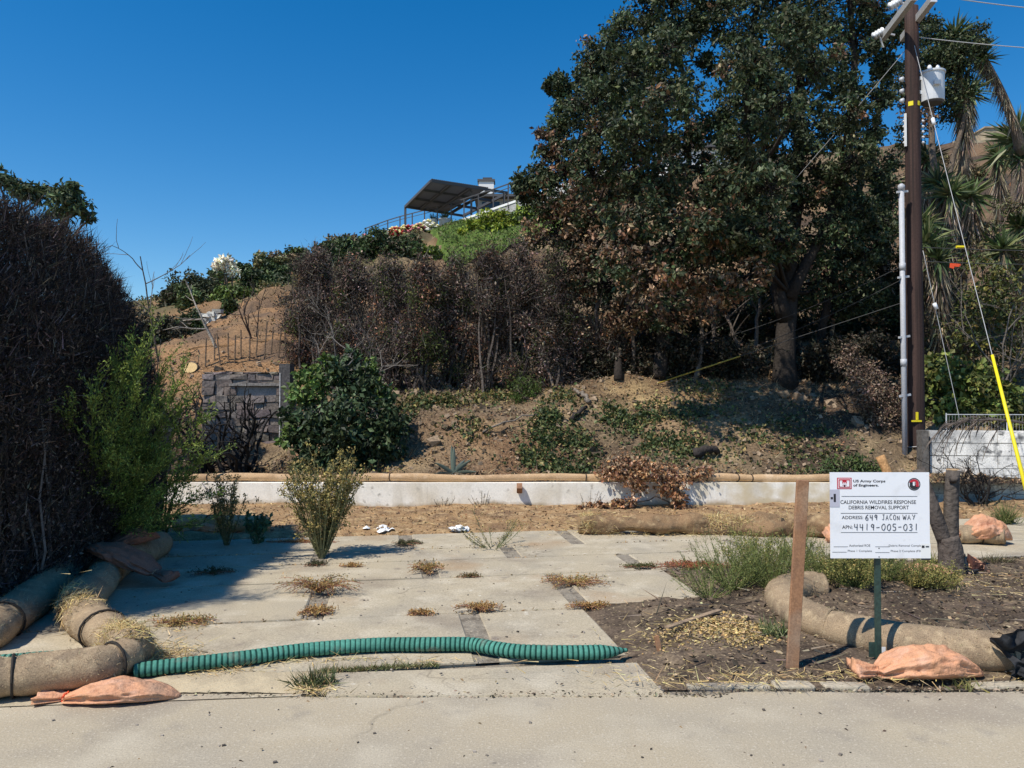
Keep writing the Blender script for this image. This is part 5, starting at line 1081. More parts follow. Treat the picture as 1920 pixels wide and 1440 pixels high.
for i, (a, b_, yt, yb, d_, gr) in enumerate(((548, 640, 490, 725, 17.2, .05), (620, 705, 500, 730, 16.8, .12), (690, 770, 495, 740, 16.9, .16), (755, 830, 515, 740, 16.4, .25), (815, 895, 500, 725, 16.8, .18), (880, 950, 490, 730, 16.6, .12), (935, 1010, 488, 730, 16.7, .15), (1000, 1070, 500, 725, 16.6, .1))):
    burnt_shrub(HB[i], a, b_, yt, yb + 18, d_ - (1.0 if i > 1 else .5), 100 + i, green=gr * 1.5, dens=1.6)
for i, (a, b_, yt, yb, d_) in enumerate(((1040, 1120, 590, 720, 16.2), (1100, 1180, 620, 715, 16.4))):
    burnt_shrub('low scorched shrub with rust brown leaves left of the oak stems', a, b_, yt, yb, d_, 120 + i, pl_=DEAD + BURN, dens=.8)
# dark gap filler: shrubs behind row with deeper shade put into their colour
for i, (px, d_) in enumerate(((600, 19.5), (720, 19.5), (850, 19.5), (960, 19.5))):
    burnt_shrub('filler shrub coloured darker for shade behind the hedge row', px - 70, px + 70, 530, 730, d_, 130 + i, pl_=[(.05, .045, .035), (.07, .06, .045)], dens=.7)

# --- fig tree and blackened branches -----------------------------------------
FIG = [(.036, .062, .026), (.052, .082, .034), (.024, .042, .02), (.075, .105, .045)]
FIGL = [(.13, .19, .045), (.10, .155, .04)]
b = hit(640, 885)
d_ = max(b[1], 12.6); b = T(640, 12.8)
tree('fig_tree', 'round glossy dark green fig bush in front of the stone wall', 'tree', b, [([b, P(600, 740, 12.8)], .04, .02), ([b, P(640, 710, 12.9)], .05, .02), ([b, P(690, 750, 12.8)], .04, .02)],
     [cl(640 + (x_ - 640) * .93, y_ + 5, d1, r1 * .84, w1, dn, .9) for x_, y_, d1, r1, w1, dn in ((600, 700, 12.9, 34, FIGL, .8), (640, 690, 12.9, 30, None, .8), (680, 710, 12.9, 36, None, 1), (710, 725, 12.9, 26, FIGL, .5), (570, 730, 12.8, 30, FIGL, .7), (560, 790, 12.7, 32, None, .8), (545, 800, 12.6, 22, FIGL, .4), (600, 760, 12.6, 44, None, 1.3), (650, 750, 12.5, 46, None, 1.3), (700, 770, 12.6, 42, None, 1.1), (735, 800, 12.7, 30, None, .6), (590, 820, 12.6, 40, None, 1), (640, 815, 12.4, 46, None, 1.3), (695, 825, 12.5, 42, None, 1), (620, 860, 12.5, 34, None, .8), (570, 855, 12.5, 26, FIG, .5), (670, 865, 12.5, 34, None, .8), (720, 850, 12.6, 26, None, .5), (615, 668, 12.9, 11, FIGL, .18), (660, 660, 12.9, 12, FIG, .2), (700, 680, 12.9, 12, FIGL, .2), (530, 770, 12.6, 12, FIG, .18), (528, 820, 12.6, 13, FIGL, .2), (760, 780, 12.7, 13, FIG, .2), (755, 835, 12.6, 12, FIG, .18), (560, 700, 12.8, 12, FIGL, .18), (735, 745, 12.8, 12, FIG, .2))], FIG, leaf=.115, per=520, sub=11, seed=141, aspect=.6, spread=.36, bark=GREYB)
def bare(name, label, base, n, span, h, seed, r0=.03, mat='char', colr=(1, 1, 1), depth=2, curl=.35, cat='shrub', group=None, lean=(0, 0)):
    rng = np.random.default_rng(seed); t = thing(name, label, cat, base, group=group); mb = MB()
    def grow(p, d, L, r, lv):
        m = 8; pts = [p]; dd = nrm(d)
        for k in range(m):
            dd = nrm(dd + rng.normal(0, curl / 2.2, 3) + np.array((0, 0, .03))); pts.append(pts[-1] + dd * L / m)
        pts = np.array(pts); mb.tube(pts, np.linspace(r, r * .45, m + 1), 5 if lv else 4, col=colr, cap=False)
        if lv:
            for k in range(rng.integers(2, 5)):
                i = rng.integers(3, m + 1); grow(pts[i], nrm(dd + rng.normal(0, .65, 3)), L * rng.uniform(.35, .7), r * .5, lv - 1)
    for k in range(n): grow(np.array(base) + (rng.normal(0, span * .12), rng.normal(0, .1), 0), np.array((rng.normal(0, 1) * span / h + lean[0], rng.normal(0, .3) + lean[1], 1.)), h * rng.uniform(.6, 1.1), r0 * rng.uniform(.6, 1.2), depth)
    part(t, mb, 'branches', MT[mat], True); return t
bare('burnt_shrub', 'blackened bare branches arching before the stone wall, right half', T(447, 12.5), 12, .62, 1.25, 151, .05, curl=.62)
bare('burnt_shrub', 'blackened bare branches arching before the stone wall, left half', T(392, 12.6), 10, .55, 1.2, 152, .045, curl=.62)
bare('burnt_shrub', 'small black twiggy shrub before the block wall foot', np.array((XP(1835, 11.3), 11.3, .02)), 14, .55, .75, 153, .016, colr=(1, 1, 1), mat='char', curl=.5, depth=3)
bare('dead_sapling', 'thin bare sapling standing left of the orange slope', T(298, 18), 1, .08, 2.4, 154, .04, 'wood', (.16, .14, .125), 2, .13, 'tree')
bare('dead_sapling', 'pale leaning dead sapling above the cut stump', T(408, 17.2), 1, .1, 1.3, 155, .04, 'wood', (.34, .30, .25), 2, .12, 'tree', lean=(-.5, 0))
bare('dead_sapling', 'dark bare sapling before the thin fence stakes', T(470, 18.5), 3, .2, 1.0, 156, .025, 'wood', (.09, .07, .06), 2, .2, 'tree')
bare('dead_sapling', 'tall grey leafless sapling against the scorched hedge row', T(630, 15.8), 4, .25, 1.5, 157, .02, 'wood', (.24, .21, .18), 3, .22, 'tree')
bare('dead_sapling', 'grey leafless sapling rising through the fig bush', T(700, 14.2), 3, .3, 1.3, 158, .02, 'wood', (.24, .21, .18), 3, .22, 'tree')
bare('dead_sapling', 'dark twiggy dead tree right of the guy wire above the block wall', T(1875, 14.5), 5, .5, 1.9, 159, .03, 'wood', (.13, .115, .10), 3, .3, 'tree')

# cut log on orange slope
c = hit(357, 708); t = thing('cut_stump', 'cut tree stump with bright yellow sawn face on the orange slope', 'stump', c)
part(t, MB().tube([c + (.03, .35, -.1), c + (0, 0, .05)], .16, 14, col=(.1, .08, .065)), 'bark', MT['wood'], True)
V = c + (0, -.004, .05); ax = nrm(np.array((-.03, -.35, .15))); s1 = nrm(np.cross(ax, (0, 0, 1.))); s2 = np.cross(s1, ax); an = np.linspace(0, 2 * np.pi, 22)[:-1]
part(t, MB().add(np.array([V + ax * .02 + (s1 * math.cos(a_) * 1.05 + s2 * math.sin(a_) * .8) * .15 for a_ in an]), [tuple(range(21))]), 'sawn_face', MT['cutwood'])
for i, (px, py) in enumerate(((1867, 348), (1897, 348))):
    c = hit(px, py, 16, 40); t = thing('cut_stump', 'orange sawn log end sticking out of the burnt slope below the tan building', 'stump', c, group='sawn log ends on the burnt slope')
    part(t, MB().tube([c + (0, .8, .1), c + (0, -.1, 0)], .13 * c[1] / 24, 12, col=(.06, .05, .045)), 'bark', MT['wood'], True)
    part(t, MB().tube([c + (0, -.1, 0), c + (0, -.115, 0)], .12 * c[1] / 24, 12, col=(.45, .2, .09)), 'sawn_face', MT['wood'])
# thin stake fence on the slope
rng = np.random.default_rng(160)
for i, px in enumerate((385, 402, 414, 428, 440, 452, 468, 480, 495, 508, 522, 536)):
    c = hit(px, 690 - (px - 385) * .12 - 10 * (i % 2), 14.5, 40); h = rng.uniform(.45, .9) * c[1] / 18
    o = off(MB().bar(c - (0, 0, .1), c + (rng.normal(0, .04), 0, h), .022, .022, col=(.15, .11, .08)), c).build('fence_stake', MT['wood'], loc=c); tag(o, 'thin dark fence stake standing in a line on the orange slope', 'stake', 'thin fence stakes on the orange slope')
# pale stone steps on the slope
rng = np.random.default_rng(161); c0 = hit(372, 615, 20, 50); t = thing('rock_wall', 'pale dry stacked rock wall on the slope behind the saplings', 'wall', c0)
for r_ in range(4):
    for k in range(7):
        q = P(338 + k * 11 + (r_ % 2) * 4, 632 - k * 5.0 - r_ * 6, c0[1] + .1 * k); part(t, MB().box(q, (.30 * c0[1] / 26 * rng.uniform(.8, 1.1), .3, .16), jit=.03, rng=rng, col=np.array((.62, .59, .52)) * rng.uniform(.7, 1.1)), 'stone', MT['stone'])

# --- yuccas ----------------------------------------------------------------
def yucca(label, base, heads, seed, leaf=.55, skirt=True):
    rng = np.random.default_rng(seed); t = thing('yucca', label, 'yucca', base, group='tree yuccas on the slope by the pole'); tk, sk = MB(), MB()
    for i, (hp_, frm) in enumerate(heads):
        hp_ = np.array(hp_); frm = np.array(base if frm is None else frm)
        p = bez(frm, hp_, rng.normal(0, .12, 3), 10); tk.tube(p, np.linspace(.13, .075, 10), 8, col=(.16, .125, .095))
        lv = MB(); n = 110; ax = nrm(p[-1] - p[-3]); dv = nrm(rng.normal(size=(n, 3)) * .8 + ax * rng.uniform(-.35, 1.1, (n, 1)))
        a = np.tile(hp_, (n, 1)) + rng.normal(0, .03, (n, 3)); L = leaf * rng.uniform(.75, 1.15, n)
        q = nrm(np.cross(dv, rng.normal(size=(n, 3)))); wd = leaf * .045
        m1 = a + dv * (L * .45)[:, None]; tp = a + dv * L[:, None] - np.array((0, 0, 1)) * (L * .10)[:, None]
        v = np.stack([a - q * wd * .6, a + q * wd * .6, m1 + q * wd, m1 - q * wd, tp], 1).reshape(-1, 3); k = np.arange(n) * 5
        c = np.repeat(pal(rng, n, [(.075, .11, .04), (.12, .16, .06), (.05, .08, .032), (.20, .22, .10)], None, .2), 5, 0)
        lv.add(v, [], c); lv.f.append(np.stack([k, k + 1, k + 2, k + 3], -1) + lv.n - len(v)); lv.f.append(np.stack([k + 3, k + 2, k + 4], -1) + lv.n - len(v)); part(t, lv, 'leaf_rosette', MT['leaf'])
        if skirt:
            n = 420; f = rng.random(n) ** .6 * .72 + .26; ii = np.clip(f * 9, 0, 8.99); i0 = ii.astype(int); pp_ = p[i0] + (p[i0 + 1] - p[i0]) * (ii - i0)[:, None]
            out = nrm(rng.normal(size=(n, 3)) * (1, 1, .1)); sk.spikes(pp_ + out * .07, out * .38 + (0, 0, -1), leaf * rng.uniform(.5, 1.0, n), .035 * leaf / .55, rng, pal(rng, n, [(.34, .27, .19), (.46, .39, .29), (.20, .155, .11), (.12, .095, .07)], None, .25))
    part(t, tk, 'trunk', MT['wood'], True)
    if skirt: part(t, sk, 'dead_skirt', MT['drift'])
    return t
def yb(px, d_): return T(px, d_)
yucca('tallest yucca with rosette beside the oak crown above the transformer', yb(1800, 19), [(P(1790, 68, 18.5), None), (P(1815, 175, 18.4), P(1805, 330, 18.6))], 201, .6)
yucca('leaning yucca with long shaggy dead skirt against the blue sky', yb(1925, 19.5), [(P(1846, 112, 18.8), P(1915, 290, 19.2)), (P(1838, 98, 18.9), P(1860, 150, 18.9)), (P(1915, 300, 19.2), None)], 202, .45)
yucca('green yucca rosette right beside the pole above the conduit top', yb(1738, 20), [(P(1738, 300, 19.5), None)], 203, .62)
yucca('yucca left of the conduit with drooping grey skirt', yb(1655, 19), [(P(1656, 352, 18.2), None)], 204, .58)
yucca('large double headed yucca behind the guy wire', yb(1785, 18), [(P(1782, 365, 17.2), None), (P(1822, 368, 17.3), P(1800, 520, 17.6)), (P(1760, 345, 17.6), P(1780, 480, 17.6))], 205, .6)
yucca('yucca high on the slope below the tan building', yb(1872, 24), [(P(1872, 295, 23.5), None)], 206, .7)
yucca('yucca among dead branches right of the guy wire', yb(1905, 18), [(P(1912, 425, 17.5), None), (P(1880, 470, 17.2), P(1890, 540, 17.4))], 207, .65)
yucca('low yucca with wide blades hiding behind the pole', yb(1725, 17), [(P(1730, 420, 16.6), None), (P(1705, 425, 16.4), P(1715, 520, 16.6))], 208, .55)
yucca('short yucca below the level cable beside the pole', yb(1765, 16.5), [(P(1760, 488, 15.8), None), (P(1735, 455, 15.9), P(1745, 540, 16))], 209, .6)
yucca('spiky yucca fan under the crest wall of the tan building', yb(1905, 22), [(P(1905, 265, 21.5), None)], 210, 1.0, False)

# --- leafy masses on the right ----------------------------------------------
IVY = [(.10, .135, .03), (.16, .19, .045), (.07, .10, .03), (.22, .22, .06)]
def mass(name, label, cat, clumps, palette, seed, leaf=.1, per=500, mat='leaf', aspect=.8, sub=10, bark=BARK, spread=.34, group=None, base=None):
    c = np.array([q[0] for q in clumps]); x, y = c[:, 0].mean(), c[:, 1].mean() ; b = np.array((x, y, (Hs(x, y) if y > 11.6 else 0.)))
    if base is not None: b = np.array(base)
    return tree(name, label, cat, b, [([b, q[0]], .02, .01) for q in clumps[:4]], clumps, palette, leaf, per, sub, seed, bark=bark, aspect=aspect, mat=mat, spread=spread, limb_r=.012, group=group)
mass('ivy_thicket', 'yellow green ivy thicket filling the gap right of the pole', 'ivy', [cl(x_, y_, 14 + .002 * (800 - y_), r1) for x_, y_, r1 in ((1740, 700, 32), (1775, 690, 34), (1810, 715, 34), (1745, 745, 34), (1785, 750, 36), (1825, 760, 34), (1760, 790, 30), (1800, 800, 26), (1738, 810, 24), (1850, 790, 30), (1735, 840, 18), (1870, 740, 30), (1840, 700, 28), (1905, 790, 28))], IVY, 221, .12, 420)
mass('laurel_shrub', 'olive green shrub with yellowing leaves behind the guy wire', 'shrub', [cl(x_, y_, 15.5, r1, None, dn) for x_, y_, r1, dn in ((1830, 560, 34, 1), (1860, 540, 34, 1), (1800, 610, 32, .8), (1845, 610, 38, 1), (1890, 590, 36, 1), (1815, 655, 30, .8), (1860, 660, 36, .9), (1905, 650, 34, .8), (1840, 500, 26, .6), (1890, 520, 30, .7))], [(.07, .09, .03), (.12, .13, .035), (.18, .16, .04), (.05, .07, .025)], 222, .11, 360, aspect=.5)
mass('tangled_shrub', 'tangle of olive and straw coloured shrub climbing behind the cables right of the pole', 'shrub', [cl(x_, y_, 16.5 + (y_ < 560) * .8, r1, None, dn) for x_, y_, r1, dn in ((1745, 560, 30, .8), (1790, 545, 28, .8), (1750, 620, 34, 1), (1790, 660, 34, 1), (1740, 670, 30, 1), (1905, 700, 34, .9), (1880, 560, 34, .8), (1910, 480, 30, .7), (1905, 580, 30, .8), (1850, 440, 26, .5), (1895, 390, 24, .5), (1820, 470, 26, .6), (1860, 720, 30, .9))], [(.075, .085, .035), (.13, .12, .05), (.19, .16, .075), (.10, .07, .045)], 228, .10, 480, aspect=.45)
mass('dead_vine_heap', 'tumbling heap of dead brown vines left of the conduit', 'vine', [cl(x_, y_, 13.6 + .3 * (x_ < 1620), r1) for x_, y_, r1 in ((1590, 665, 22), (1605, 690, 26), (1625, 710, 30), (1640, 740, 32), (1655, 775, 32), (1665, 810, 32), (1668, 850, 30), (1640, 790, 28), (1620, 740, 24), (1675, 740, 24))], [(.13, .085, .06), (.19, .13, .09), (.09, .065, .05), (.25, .19, .14)], 223, .06, 900, 'drift', .5)
mass('green_bush', 'low dark green bush on the bank foot behind the white sign', 'bush', [cl(x_, y_, 12.2, r1) for x_, y_, r1 in ((1540, 885, 22), (1570, 878, 24), (1600, 872, 24), (1625, 878, 24), (1550, 900, 18), (1640, 895, 20), (1590, 900, 20))], [(.055, .085, .025), (.085, .115, .035), (.035, .055, .02)], 224, .07, 420, aspect=.4)
mass('broom_bush', 'small bright feathery bush at the top of the bank', 'bush', [cl(x_, y_, 14.8, r1) for x_, y_, r1 in ((970, 730, 20), (990, 720, 20), (985, 745, 20), (1005, 735, 14))], [(.08, .12, .025), (.055, .085, .02)], 225, .07, 520, aspect=.2)
DV = [(.30, .15, .07), (.38, .22, .12), (.20, .10, .055), (.46, .31, .19)]
mass('dead_vine', 'rust brown dead vine spilling over the low white wall', 'vine', [cl(1150, 880, 11.25, 14, None, .6), cl(1180, 872, 11.2, 20), cl(1210, 880, 11.15, 22), cl(1240, 880, 11.2, 18, None, .8), cl(1190, 905, 11.1, 18, None, .8), cl(1265, 905, 11.15, 16, None, .7), cl(1270, 930, 11.1, 13, None, .6), cl(1245, 915, 11.1, 12, None, .3), cl(1165, 890, 11.2, 12, None, .4), cl(1290, 890, 11.3, 14, None, .4), cl(1320, 885, 11.4, 12, None, .3), cl(1130, 888, 11.35, 10, None, .3), cl(1275, 945, 11.15, 10, None, .4)], DV, 226, .06, 330, 'drift', .7, base=(XP(1215, 11.9), 11.9, .4), spread=.5)
mass('dead_vine', 'flat rust brown vine creeping along the foot of the white wall', 'vine', [cl(1110, 950, 11.1, 10, None, .6, .5), cl(1130, 948, 11.1, 10, None, .6, .6), cl(1160, 945, 11.1, 12, None, .6, .6), cl(1185, 940, 11.1, 12, None, .5), cl(1090, 953, 11.0, 8, None, .4, .5), cl(1280, 950, 11.1, 12, None, .5)], DV, 227, .06, 300, 'drift', .7)
# dead palm frond in front of the wall
rng = np.random.default_rng(230); b = P(1935, 797, 11.3); t = thing('palm_frond', 'dry drooping palm frond reaching in over the block wall', 'palm frond', b)
p = bez(b, P(1785, 795, 11.0), (0, 0, .14), 16); mb = MB().tube(p, np.linspace(.022, .006, 16), 6, col=(.14, .115, .1))
for i in range(46):
    f = rng.uniform(.25, 1); k = min(int(f * 15), 14); q = p[k] + (p[k + 1] - p[k]) * (f * 15 - k); L = rng.uniform(.25, .62); dv = nrm(np.array((-.9, rng.normal(0, .35), rng.normal(.0, .35))))
    mb.tube(bez(q, q + dv * L * .75 + (0, 0, -L * .55), (-.05, 0, .13), 7), np.linspace(.010, .004, 7), 3, col=np.array((.10, .082, .07)) * rng.uniform(.5, 1.6), cap=False)
part(t, mb, 'leaflets', MT['wood'])
# forked cut trunk
b = G(1783, 1083); b[2] = zb(b[0], b[1]) - .03; d_ = b[1]
t = thing('forked_stump', 'forked grey tree stump with sawn off limbs right of the sign', 'stump', b)
fk = P(1772, 1010, d_)
part(t, MB().tube(spline([b - (0, 0, .1), P(1784, 1060, d_), P(1782, 1030, d_), P(1776, 1005, d_)], 12), [.15, .135, .125, .118, .112, .11, .108, .106, .105, .10, .098, .095], 14, col=(.11, .09, .077)), 'trunk', MT['wood'], True)
part(t, MB().tube(spline([P(1774, 1020, d_), P(1760, 985, d_), P(1748, 950, d_), P(1735, 915, d_ + .05), P(1722, 880, d_ + .1)], 10), np.linspace(.068, .056, 10), 12, col=(.10, .083, .072)), 'limb', MT['wood'], True)
a = part(t, MB().tube(spline([P(1783, 1025, d_), P(1783, 980, d_), P(1784, 930, d_), P(1787, 882, d_)], 10), np.linspace(.068, .058, 10), 12, col=(.105, .088, .075)), 'limb', MT['wood'], True)
c = P(1787, 881, d_); off(MB().tube([c, c + (0, 0, .008)], [.058, .055], 12, col=(.42, .29, .17)), t.location).build('sawn_face', MT['wood'], a)
for q in (P(1788, 900, d_ - .07), P(1800, 1042, d_ - .05)): part(t, MB().tube([q + (0, .03, 0), q + (.02, -.03, .01)], [.04, .02], 8, col=(.09, .075, .065)), 'knot', MT['wood'], True)
c = G(1832, 1082); c[2] = .05
o = MB().box((0, 0, .05), (.16, .06, .13), rz=.3, ry=.4, jit=.02, rng=rng, col=(.10, .045, .035)).box((-.11, 0, .0), (.16, .12, .09), jit=.02, rng=rng, col=(.035, .035, .04)).build('charred_debris', MT['wood'], loc=c); tag(o, 'dark red and black charred debris chunk beside the forked stump', 'debris')

# --- weeds -------------------------------------------------------------------
def weed(name, label, base, n, h, fan, seed, stem, leafp, topp=None, leaf=.03, lpn=26, tops=.25, r=.003, bend=.15, group=None, aspect=.3, sub=4):
    rng = np.random.default_rng(seed); t = thing(name, label, 'weed', base, group=group); st_, lv, fl = MB(), MB(), MB()
    for k in range(n):
        an = rng.uniform(0, 2 * np.pi); ti = fan * math.sqrt(rng.random()); L = h * rng.uniform(.6, 1.08)
        dv = np.array((math.cos(an) * math.sin(ti), math.sin(an) * math.sin(ti), math.cos(ti))); a = base + dv * (1, 1, 0) * .05
        tp = a + dv * L; p = bez(a, tp, (0, 0, -bend * L * math.sin(ti)), 8); st_.tube(p, np.linspace(r * 1.4, r * .6, 8), 4, col=np.array(stem) * rng.uniform(.7, 1.3), cap=False)
        for j in range(sub):
            f = rng.uniform(.3, .95); i = min(int(f * 7), 6); q = p[i] + (p[i + 1] - p[i]) * (f * 7 - i); e = q + nrm(nrm(p[i + 1] - p[i]) + rng.normal(0, .45, 3)) * L * rng.uniform(.1, .3)
            st_.tube(np.array([q, (q + e) / 2 + (0, 0, .01), e]), [r * .8, r * .6, r * .4], 3, col=np.array(stem), cap=False)
            m = lpn // 3; s_ = rng.random((m, 1)); lv.leaves(q + (e - q) * s_ + rng.normal(0, .006, (m, 3)), rng.uniform(.5, 1.2, m) * leaf, rng, pal(rng, m, leafp), aspect)
            if topp: m = lpn // 2; fl.leaves(e + rng.normal(0, .02, (m, 3)), rng.uniform(.5, 1.1, m) * leaf * .75, rng, pal(rng, m, topp), .7)
        m = lpn; f = rng.random(m) ** .8; ii = np.clip(f * 7, 0, 6.99); i0 = ii.astype(int); q = p[i0] + (p[i0 + 1] - p[i0]) * (ii - i0)[:, None]
        lv.leaves(q, rng.uniform(.5, 1.2, m) * leaf, rng, pal(rng, m, leafp), aspect, dirs=dv + rng.normal(0, .6, (m, 3)))
        if topp: m = lpn; fl.leaves(tp - dv * rng.random((m, 1)) * tops * L + rng.normal(0, .018, (m, 3)), rng.uniform(.5, 1.1, m) * leaf * .8, rng, pal(rng, m, topp), .7)
    part(t, st_, 'stems', MT['wood']); part(t, lv, 'leaves', MT['leaf'])
    if topp: part(t, fl, 'flower_heads', MT['drift'], kind='stuff')
    return t
OL = [(.13, .14, .055), (.17, .17, .075), (.10, .115, .05)]
YF = [(.34, .27, .09), (.27, .20, .07), (.42, .34, .14), (.20, .16, .06)]
weed('flowering_weed', 'tall olive weed with tawny yellow flower heads growing in a slab joint', G(603, 1048), 52, 1.0, .42, 301, (.23, .22, .11), OL, YF, .042, 34, .30, .005)
weed('flowering_weed', 'olive flowering weed beside the glossy seedling at the back left', G(425, 1025), 20, .78, .35, 302, (.17, .16, .085), OL, YF, .036, 28, .3, .004)
weed('glossy_seedling', 'small broad leaved glossy green seedling near the back left roll', G(482, 1022), 9, .42, .5, 303, (.10, .14, .07), [(.05, .12, .06), (.08, .16, .085), (.035, .085, .045)], None, .085, 10, aspect=.55, r=.004)
weed('spiky_weed', 'thin spiky grey green weed in a joint at the back of the slabs', G(925, 1030), 17, .42, 1.1, 304, (.17, .18, .10), OL, YF[:2], .024, 9, .2, .003)
for i, (px, py, h, lab) in enumerate(((905, 950, .3, 'wispy weed against the middle of the white wall'), (830, 955, .25, 'tiny bare weed at the foot of the white wall'), (1105, 955, .35, 'dry upright weed beside the creeping vine'))):
    q = G(px, py + 6); q[1] = min(q[1], 11.2); weed('wall_weed', lab, q, 9, h, .7, 310 + i, (.16, .13, .09), [(.12, .12, .06), (.16, .12, .07)], None, .022, 5, r=.003)
GW = [(.115, .155, .04), (.16, .19, .055), (.085, .115, .035), (.20, .20, .07)]
for i, (px, py, n, h, f_, lab) in enumerate(((1375, 1120, 70, .52, .95, 'wispy green weed clump at the slab corner left of the stake'), (1420, 1100, 60, .5, .9, 'wispy green weed clump behind the thick tan roll bend'), (1450, 1125, 60, .5, .9, 'green weed clump hugging the raised end of the thick tan roll'), (1550, 1110, 60, .42, .95, 'green weed clump between stake and sign post'), (1600, 1125, 70, .38, 1.0, 'dense green weed clump behind the sign post'), (1660, 1110, 60, .36, 1.0, 'green weed clump right of the sign post'), (1710, 1115, 60, .30, 1.05, 'yellowing weed clump before the forked stump'), (1755, 1118, 40, .22, 1.1, 'low yellow weed clump at the stump foot'), (1330, 1135, 30, .42, 1.1, 'sparse sprawling weed over the slab edge'), (1500, 1095, 40, .45, .9, 'green weed clump rising behind the stake'))):
    q = G(px, py); q[2] = max(zb(q[0], q[1]), .0); weed('wispy_weed', lab, q, n, h * .95, f_, 320 + i, (.15, .175, .06), GW if i not in (6, 7) else [(.24, .20, .06), (.16, .16, .05), (.30, .22, .08)], [(.30, .26, .09), (.2, .19, .06)] if i % 3 == 1 else None, .022, 22, .25, .002, .25, group='wispy green weeds on the verge', aspect=.22, sub=5)
def mat_weed(label, base, r_, n, pl_, seed, ry=.6, h=.05, spk=True, leaf=.03):
    rng = np.random.default_rng(seed); t = thing('mat_weed', label, 'weed', base); st_, lv = MB(), MB()
    for k in range(n):
        an = rng.uniform(0, 2 * np.pi); L = r_ * rng.uniform(.45, 1.1); e = base + (math.cos(an) * L, math.sin(an) * L * ry, rng.uniform(.005, h))
        p = bez(base + (0, 0, .01), e, (0, 0, h * .9), 6); st_.tube(p, np.linspace(.004, .002, 6), 3, col=np.array((.22, .11, .07)) * rng.uniform(.6, 1.3), cap=False)
        m = 20; s_ = rng.random(m) ** .7; ii = np.clip(s_ * 5, 0, 4.99); i0 = ii.astype(int); q = p[i0] + (p[i0 + 1] - p[i0]) * (ii - i0)[:, None]
        lv.leaves(q + np.abs(rng.normal(0, .012, (m, 3))) * (1, 1, 1), rng.uniform(.5, 1.3, m) * leaf, rng, pal(rng, m, pl_), .35, (0, 0, 1), .1)
    part(t, st_, 'stems', MT['wood']); part(t, lv, 'leaves', MT['drift']); return t
BRN = [(.42, .25, .09), (.34, .19, .075), (.50, .34, .14)]; GRN = [(.22, .21, .07), (.28, .23, .08), (.36, .22, .085)]; RED = [(.33, .10, .05), (.42, .17, .08), (.26, .075, .04)]
for i, (px, py, r_, n, pl_, ry, h, lab) in enumerate(((598, 1115, .30, 70, GRN + BRN, .55, .16, 'large brown green star shaped weed spreading over two slabs'), (592, 1152, .12, 40, BRN, 1.0, .05, 'rusty weed filling the joint below the star shaped weed'), (797, 1075, .15, 46, BRN + GRN[:1], .9, .09, 'brown dry weed tuft in the short middle joint'), (1075, 1098, .26, 60, BRN + GRN[:1], .6, .07, 'rusty weed spreading from the right joint onto the slab'), (1105, 1142, .16, 46, BRN, .4, .04, 'rusty weed strip at the verge corner of the slabs'), (898, 1148, .17, 40, BRN, .35, .07, 'dry brown weed on the long joint above the hose'), (786, 1155, .10, 24, BRN, .4, .03, 'little rusty weed on the long joint'), (1300, 1066, .34, 90, RED, .35, .05, 'bright red mat weed lying on the slabs'), (760, 1022, .15, 40, [(.13, .12, .06), (.09, .085, .04)], .9, .03, 'dark flat weed patch in the back joint'), (880, 1084, .10, 20, [(.14, .12, .05), (.2, .13, .06)], .3, .02, 'tiny weed on the joint right of the tuft'), (560, 1018, .35, 40, RED[:1] + BRN, .2, .02, 'thin reddish weed line at the back left slabs'), (590, 1062, .12, 26, [(.09, .09, .045), (.06, .06, .03)], .7, .03, 'dark flat weed at the foot of the tall olive weed'), (340, 1172, .22, 40, BRN + GRN, .5, .05, 'straw coloured weed at the edge of the hedge shadow'), (1200, 1066, .2, 30, [(.10, .11, .04), (.14, .13, .05)], .25, .03, 'green weed line along the joint left of the red mat'), (395, 1078, .18, 30, [(.08, .08, .035), (.05, .055, .03)], .6, .05, 'dim weed in the shade of the hedge'), (655, 1065, .1, 24, BRN, .3, .025, 'small tawny weed right of the tall olive weed foot'))):
    mat_weed(lab, G(px, py, .012), r_ * 1.25, n, pl_, 340 + i, ry, h * .75, leaf=.022)
def tuft(label, base, n, h, pl_, seed, spread=.9):
    rng = np.random.default_rng(seed); t = thing('grass_tuft', label, 'grass tuft', base); dv = rng.normal(size=(n, 3)) * (spread, spread, .3) + (0, 0, 1)
    part(t, MB().spikes(np.tile(np.array(base), (n, 1)) + rng.normal(0, .035, (n, 3)) * (1.6, 1, .1), dv, rng.uniform(.5, 1.1, n) * h, .011, rng, pal(rng, n, pl_)), 'blades', MT['leaf']); return t
tuft('dark green tuft with dry edges at the sandy end of the street joint', G(588, 1284, .01), 170, .13, [(.09, .115, .045), (.13, .15, .06), (.30, .23, .11), (.06, .08, .03)], 361)
q = G(1450, 1218); q[2] = zb(q[0], q[1]); tuft('pale green tuft on the verge left of the stake foot', q, 150, .16, [(.17, .2, .085), (.24, .25, .12), (.11, .14, .05)], 362)
q = G(1810, 1292); tuft('dry sprig at the street edge beyond the plump sandbag', q, 40, .08, [(.3, .26, .1), (.2, .2, .07)], 363)
q = G(1885, 985); q[2] = .03; tuft('green tuft before the block wall right of the black shrub', q, 240, .34, [(.11, .14, .045), (.16, .17, .06)], 364, .6)
q = G(1870, 1062); tuft('olive tuft at the raised slab edge right of the stump', q, 200, .17, [(.10, .10, .045), (.15, .12, .06)], 365, 1.1)
q = G(1745, 1070); q[2] = .04; tuft('yellow green tuft left of the forked stump foot', q, 110, .22, [(.2, .22, .06), (.26, .24, .08)], 366, .7)
mb = MB(); rng = np.random.default_rng(370); n = 1100; a_ = rng.uniform(along(600, 1256), along(820, 1250), n)
